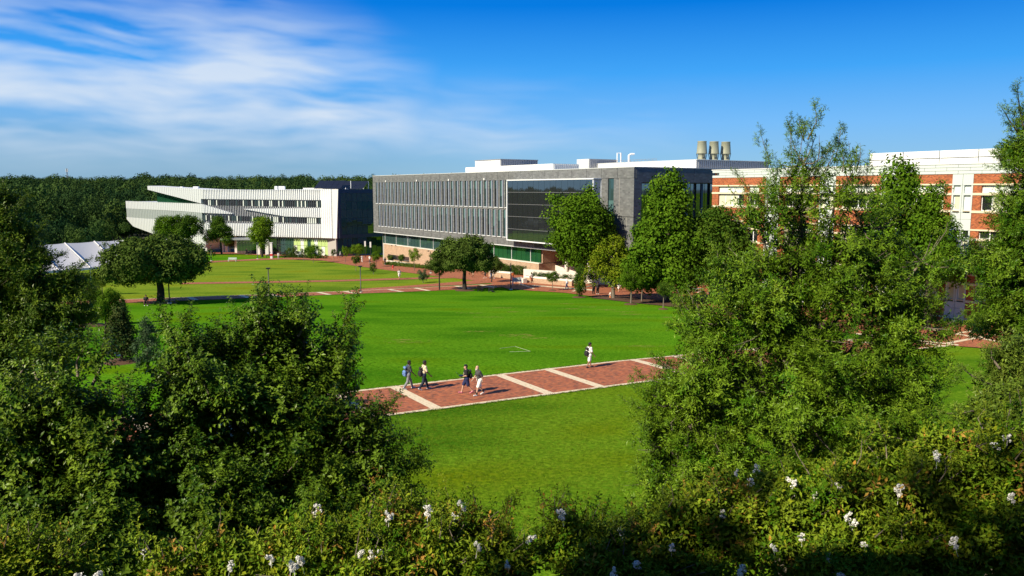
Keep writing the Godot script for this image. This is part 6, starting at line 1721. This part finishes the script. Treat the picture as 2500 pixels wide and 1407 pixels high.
# ---------------------------------------------------------------- things and people on the walks
func props() -> void:
	tent()
	for i in 5:
		var at := Vector3(-72.0 - 2.4 * i, 0, -141.5 + 3.9 * i)
		at.y = gy(at.z)
		round_table("%s dark round table under the white tent" % ["first", "second", "third", "fourth", "fifth"][i] + ", counted from the tent's right end", at)
	lamp_post("black lamp post on the far walk in the open lawn, left of the two", Vector3(-32.96, -2.23, -107.11), 3.75, 0.0)
	lamp_post("black lamp post on the far walk in the open lawn, right of the two", Vector3(-21.41, -2.45, -111.86), 3.8, 0.0)
	lamp_post("black lamp post with a side arm next to the white sign", Vector3(-0.18, -2.64, -116.58), 4.1, -0.55)
	lamp_post("black lamp post standing right of the broad oak's trunk", Vector3(-41.48, -1.69, -95.50), 3.9, 0.0)
	lamp_post("black lamp post on the lawn strip left of the bench", Vector3(-72.12, -4.97, -190.37), 3.9, 0.0)
	lamp_post("black lamp post on the lawn strip right of the bench", Vector3(-64.10, -5.31, -200.03), 3.9, 0.0)
	lamp_post("black lamp post at the left end of the tan brick wall", Vector3(-31.88, -5.24, -198.02), 3.9, 0.0)
	lamp_post("left of the paired black lamp posts before the tan wall", Vector3(-27.67, -4.84, -186.76), 4.0, -0.9)
	lamp_post("right of the paired black lamp posts before the tan wall", Vector3(-26.93, -4.78, -185.00), 4.0, 0.0)
	lamp_post("black lamp post half hidden left of the round oak", Vector3(-15.03, -3.36, -146.75), 4.2, -0.8)
	lounge_chair("dark garden chair seen from behind beneath the round oak", Vector3(-4.61, -2.55, -114.03), 2.9)
	lounge_chair("dark garden chair seen side-on beneath the round oak", Vector3(-2.98, -2.49, -112.57), -1.6)
	bench("pale bench on the lawn strip before the library", Vector3(-66.47, -4.90, -188.54), 0.0, M.pale_panel)
	sign_board("white sign on two posts beside the lamp post", Vector3(0.77, -2.80, -123.52), 0.15, 1.15, 1.35)
	sign_board("white sign on two posts before the library wing", Vector3(-93.48, -7.05, -241.78), 0.0, 1.2, 1.6)
	hydrant("red fire hydrant at the lawn's corner", Vector3(-24.11, -3.87, -160.31), Color(0.55, 0.02, 0.02), Color(0.5, 0.02, 0.02))
	hydrant("small orange hydrant with a white cap by the forked tree", Vector3(12.87, -2.06, -103.34), Color(0.5, 0.16, 0.05), Color(0.6, 0.6, 0.58))
	wall_between("ramp_wall", "long white concrete ramp wall below the grey building", "wall", Vector3(2.09, -3.05, -134.42), Vector3(16.08, -2.81, -124.19), 1.75, 1.5, 0.5, M.pale_concrete)
	wall_between("ramp_wall", "upper white concrete ramp wall behind the long one", "wall", Vector3(7.30, -3.21, -141.04), Vector3(20.84, -2.95, -129.84), 2.0, 2.2, 0.5, M.pale_concrete)
	wall_between("planter_wall", "low tan brick planter wall before the hedge", "wall", Vector3(2.19, -2.91, -128.38), Vector3(9.32, -2.75, -121.55), 0.85, 0.75, 0.4, M.tan_brick, M.pale_concrete)
	wall_between("planter_wall", "low tan brick planter wall under the oak's right side", "wall", Vector3(-3.96, -3.17, -139.33), Vector3(0.00, -3.05, -134.42), 0.9, 0.9, 0.4, M.tan_brick, M.pale_concrete)
	wall_between("white_block", "short white concrete block beside the sign", "wall", Vector3(0.94, -2.93, -129.11), Vector3(2.10, -2.88, -126.96), 0.75, 0.75, 0.7, M.pale_concrete)
	wall_between("seat_wall", "low pale seat wall at the tan brick wall's foot", "wall", Vector3(-29.40, -4.84, -186.76), Vector3(-22.39, -4.35, -173.40), 0.45, 0.45, 0.5, M.pale_concrete)
	hedge("clipped hedge row above the tan planter wall", Vector3(3.44, -3.02, -132.86), Vector3(9.81, -2.86, -126.25), 1.35, 0.9, [Color(0.03, 0.065, 0.012), Color(0.06, 0.10, 0.02)], 5)
	hedge("shrub mass at the foot of the grey building's tan wall", Vector3(-2.43, -3.36, -146.75), Vector3(3.65, -3.21, -141.04), 1.7, 2.2, [Color(0.03, 0.07, 0.012), Color(0.07, 0.12, 0.02)], 6)
	hedge("low green planting strip before the tan brick wall", Vector3(-27.82, -4.47, -176.60), Vector3(-14.14, -3.72, -156.37), 0.6, 2.6, [Color(0.06, 0.11, 0.015), Color(0.12, 0.17, 0.03)], 7)
	hedge("row of shrubs at the lime window panes", Vector3(-60.23, -5.61, -208.49), Vector3(-46.92, -5.39, -202.08), 0.9, 1.2, [Color(0.02, 0.05, 0.01), Color(0.05, 0.09, 0.02)], 8)
	picnic_table("grey picnic table in the shade under the right-hand trees", Vector3(25.63, -2.36, -109.77), 0.3)
	var bx := thing("utility_box", "small orange-brown utility box under the right-hand trees", "utility box", Vector3(26.87, -2.42, -111.16), 0.2)
	box("cabinet", Vector3(-0.5, 0.1, -0.4), Vector3(0.5, 1.0, 0.4), mat(Color(0.42, 0.15, 0.08), 0.6), bx)
	box("plinth", Vector3(-0.6, -0.1, -0.5), Vector3(0.6, 0.1, 0.5), M.pale_concrete, bx)
	box("lid", Vector3(-0.55, 1.0, -0.45), Vector3(0.55, 1.08, 0.45), mat(Color(0.46, 0.18, 0.1), 0.6), bx)
	var py := thing("entrance_pylon", "slim white pylon with a red band before the library columns", "pylon", Vector3(-61.20, -5.39, -202.08))
	box("shaft", Vector3(-0.28, 0, -0.28), Vector3(0.28, 4.0, 0.28), M.white_panel, py)
	box("red_band", Vector3(-0.32, 0.75, -0.32), Vector3(0.32, 1.25, 0.32), mat(Color(0.5, 0.02, 0.02), 0.5), py)
	box("cap", Vector3(-0.36, 4.0, -0.36), Vector3(0.36, 4.15, 0.36), M.white_panel, py)
	for b in [[Vector3(-47.53, -5.86, -215.32), "left white banner pole before the dark glass end"], [Vector3(-38.50, -5.61, -208.49), "middle white banner pole before the dark glass end"], [Vector3(-35.97, -5.39, -202.08), "right white banner pole before the dark glass end"]]:
		var t := thing("banner_pole", b[1], "banner", b[0], 0.0, "banner poles before the glass end")
		box("pole", Vector3(-0.06, 0, -0.06), Vector3(0.06, 4.4, 0.06), M.dark_metal, t)
		box("banner", Vector3(-0.2, 2.9, 0.07), Vector3(0.2, 4.3, 0.1), M.white_panel, t)
	for b in [[Vector3(-62.80, -5.54, -206.31), "dark bench beside the white pylon"], [Vector3(-63.23, -6.03, -220.13), "dark bench before the library doors"]]:
		bench(b[1], b[0], 0.2, M.dark_metal)
	var bin := thing("litter_bin", "grey litter bin by the lime window panes", "bin", Vector3(-56.91, -5.77, -213.00))
	box("body", Vector3(-0.5, 0, -0.4), Vector3(0.5, 1.25, 0.4), M.ribbed, bin)
	box("lid", Vector3(-0.55, 1.25, -0.45), Vector3(0.55, 1.4, 0.45), M.zinc, bin)

func people() -> void:
	var right := 2.035
	var left := -1.107
	var tan_skin := Color(0.26, 0.13, 0.08)
	var fair := Color(0.50, 0.30, 0.21)
	var dark := Color(0.10, 0.05, 0.032)
	var black := Color(0.008, 0.008, 0.009)
	var white := Color(0.78, 0.77, 0.74)
	var p := person("walker in grey tee and grey trousers at the far left of the walk", Vector3(-6.28, 0.00, -47.15), right, {"stride": 0.95, "tall": 1.76, "skin": dark, "hair": black, "shirt": Color(0.05, 0.055, 0.065), "legs": Color(0.20, 0.21, 0.23), "shoe": Color(0.6, 0.6, 0.62), "lean": 0.05})
	backpack("pale blue backpack on the grey-clad walker", p, Color(0.12, 0.23, 0.5), 0.52)
	p = person("walker in cream tee and dark jeans, left half of the walk", Vector3(-5.32, 0.00, -46.95), right, {"stride": 0.95, "tall": 1.80, "skin": dark, "hair": black, "shirt": Color(0.72, 0.62, 0.42), "legs": Color(0.012, 0.022, 0.045), "shoe": Color(0.45, 0.45, 0.47), "lean": 0.05})
	backpack("black backpack on the cream-shirted walker", p, Color(0.014, 0.014, 0.016), 0.48)
	p = person("walker in black tee and navy shorts holding an open laptop", Vector3(-2.68, 0.00, -46.17), left - 0.25, {"stride": -1.0, "tall": 1.74, "skin": fair, "hair": black, "shirt": Color(0.012, 0.012, 0.015), "legs": Color(0.012, 0.020, 0.085), "shorts": true, "shoe": Color(0.5, 0.14, 0.2), "arms": "hold"})
	backpack("black backpack on the walker with the laptop", p, Color(0.012, 0.012, 0.014), 0.44)
	box("shirt_print", Vector3(-0.09, 1.22, 0.168), Vector3(0.09, 1.29, 0.178), mat(Color(0.55, 0.5, 0.5), 0.8), p)
	var lap := thing("laptop", "open black laptop held by the walker in navy shorts", "laptop", p.position, p.rotation.y)
	part("base", boxed(Vector3(0.34, 0.018, 0.24)), M.black_paint, lap, Transform3D(Basis(Vector3.RIGHT, 0.1), Vector3(0, 1.11, 0.34)))
	part("screen", boxed(Vector3(0.34, 0.24, 0.012)), M.black_paint, lap, Transform3D(Basis(Vector3.RIGHT, 0.75), Vector3(0, 1.21, 0.53)))
	p = person("bald bearded walker in grey tee and white shorts", Vector3(-1.90, 0.00, -45.70), left + 0.05, {"stride": 0.85, "tall": 1.80, "skin": fair, "beard": Color(0.6, 0.58, 0.55), "shirt": Color(0.055, 0.055, 0.06), "legs": white, "shorts": true, "shoe": Color(0.6, 0.6, 0.6), "sock": Color(0.02, 0.02, 0.02), "bow": 0.05, "lean": 0.07})
	var bag := thing("shoulder_bag", "black shoulder bag hanging behind the bald walker", "bag", p.position, p.rotation.y)
	part("bag", sdf_mesh([[Vector3(-0.16, 1.2, -0.16), Vector3(-0.2, 0.95, -0.2), 0.08, 0.1], [Vector3(-0.08, 1.18, -0.18), Vector3(-0.1, 0.98, -0.2), 0.08, 0.09]], 0.02, 0.08), M.black_paint, bag)
	var ss := begin()
	tube(ss, [Vector3(-0.2, 1.2, -0.16), Vector3(-0.17, 1.52, 0.03), Vector3(-0.16, 1.35, 0.2), Vector3(-0.24, 0.95, -0.12)], [0.016, 0.016, 0.016, 0.014], 6)
	part("strap", done(ss), M.black_paint, bag)
	p = person("walker all in white on the right of the walk", Vector3(5.23, 0.00, -52.96), right, {"stride": 0.7, "tall": 1.74, "skin": tan_skin, "hair": black, "shirt": white, "legs": white, "shorts": true, "shoe": Color(0.03, 0.03, 0.035)})
	backpack("black round backpack on the walker in white", p, Color(0.012, 0.012, 0.014), 0.5)
	# farther off
	var o := {"cell": 0.032}
	var far := [
		[Vector3(-19.13, -3.05, -134.42), 0.4, "white-shirted walker with dark pack on the far lawn", white, Color(0.6, 0.6, 0.58), true],
		[Vector3(-27.76, -4.35, -173.40), 2.6, "person in dark clothes on the plaza by the tan wall", black, Color(0.02, 0.025, 0.05), false],
		[Vector3(3.09, -2.88, -126.96), 0.6, "person in white tee and rust shorts by the planter wall", white, Color(0.3, 0.07, 0.03), true],
		[Vector3(8.18, -2.67, -117.79), -1.2, "person in white tee and blue jeans right of the sapling", white, Color(0.10, 0.17, 0.33), false],
		[Vector3(11.26, -2.32, -109.10), 0.2, "left of two dark figures standing in tree shade", black, black, false],
		[Vector3(11.83, -2.32, -109.10), 0.3, "right of two dark figures standing in tree shade", Color(0.02, 0.02, 0.03), black, false],
		[Vector3(15.24, -2.49, -112.57), 0.0, "person half hidden behind the forked pale trunk", Color(0.2, 0.2, 0.22), white, true],
		[Vector3(0.13, -2.91, -128.38), 0.8, "person in orange top behind the white sign", Color(0.6, 0.15, 0.03), Color(0.12, 0.02, 0.03), false],
		[Vector3(-6.77, -3.13, -137.65), 1.2, "leftmost walker on the plaza behind the round oak", Color(0.5, 0.5, 0.55), Color(0.4, 0.28, 0.2), true],
		[Vector3(-4.58, -3.09, -136.02), -1.2, "walker in black behind the round oak's right side", black, Color(0.03, 0.03, 0.04), true],
		[Vector3(-3.55, -3.05, -134.42), 1.3, "walker in blue jeans behind the round oak's right side", white, Color(0.12, 0.18, 0.3), false],
		[Vector3(-3.15, -3.07, -135.21), -1.0, "walker in pale clothes just right of the jeans walker", white, Color(0.5, 0.42, 0.36), true],
		[Vector3(-58.83, -5.31, -200.03), 0.3, "person in pale clothes on the walk before the library", white, Color(0.4, 0.4, 0.4), false],
		[Vector3(-75.26, -6.21, -225.23), 0.5, "dark figure before the library columns", Color(0.03, 0.04, 0.08), black, false],
		[Vector3(-34.96, -4.78, -185.00), 0.8, "left of two people in white before the dark glass end", white, white, false],
		[Vector3(-32.53, -4.66, -181.59), -0.8, "right of two people in white before the dark glass end", white, Color(0.05, 0.05, 0.06), false],
	]
	for i in far.size():
		var f: Array = far[i]
		var d := {"stride": 0.8 if i % 2 else -0.75, "tall": 1.7 + 0.03 * (i % 4), "skin": [fair, tan_skin, dark][i % 3], "hair": black, "shirt": f[3], "legs": f[4], "shorts": f[5], "shoe": white if i % 2 else black, "cell": 0.034}
		if i == 4 or i == 5: d.stride = 0.15
		var q := person(f[2], f[0], f[1], d)
		if i in [0, 2]: backpack("dark pack carried by the %s" % ["white-shirted walker on the far lawn", "", "person in rust shorts"][i], q, black, 0.45)
	# seated
	for s in [[Vector3(-43.38, -1.60, -93.47), 0.4, "person sitting in shade beside the broad oak", Color(0.03, 0.025, 0.03), Color(0.05, 0.02, 0.02)], [Vector3(-30.17, -0.12, -58.01), 2.2, "person with pale cap sitting left of the magnolia", black, black], [Vector3(-29.23, -0.08, -56.93), 2.4, "person in pale top sitting against the magnolia", Color(0.5, 0.42, 0.35), Color(0.2, 0.22, 0.25)]]:
		var g: Vector3 = s[0]
		person(s[2], g + Vector3(0, -0.47, 0), s[1], {"sit": true, "skin": tan_skin, "hair": black if s[4].r < 0.1 and s[3].r > 0.02 else white, "shirt": s[3], "legs": s[4], "shoe": white, "cell": 0.03})
		var c := thing("camp_stool", "low dark stool under the %s" % s[2], "stool", g, s[1])
		box("seat", Vector3(-0.25, 0.30, -0.25), Vector3(0.25, 0.35, 0.2), M.dark_metal, c)
		for x in [-0.2, 0.2]:
			for z in [-0.2, 0.15]: box("leg", Vector3(x - 0.03, 0, z - 0.03), Vector3(x + 0.03, 0.3, z + 0.03), M.dark_metal, c)
	# a cyclist by the glass end
	var b := bicycle("bicycle ridden past the dark glass end", Vector3(-43.58, -5.39, -202.08), 0.3)
	person("cyclist with white helmet before the dark glass end", b.position + Vector3(-0.15, 0.02, 0.05), 0.3 + PI / 2, {"sit": true, "skin": fair, "hair": white, "shirt": Color(0.4, 0.4, 0.45), "legs": Color(0.05, 0.05, 0.07), "shoe": black, "arms": "hold", "cell": 0.034})
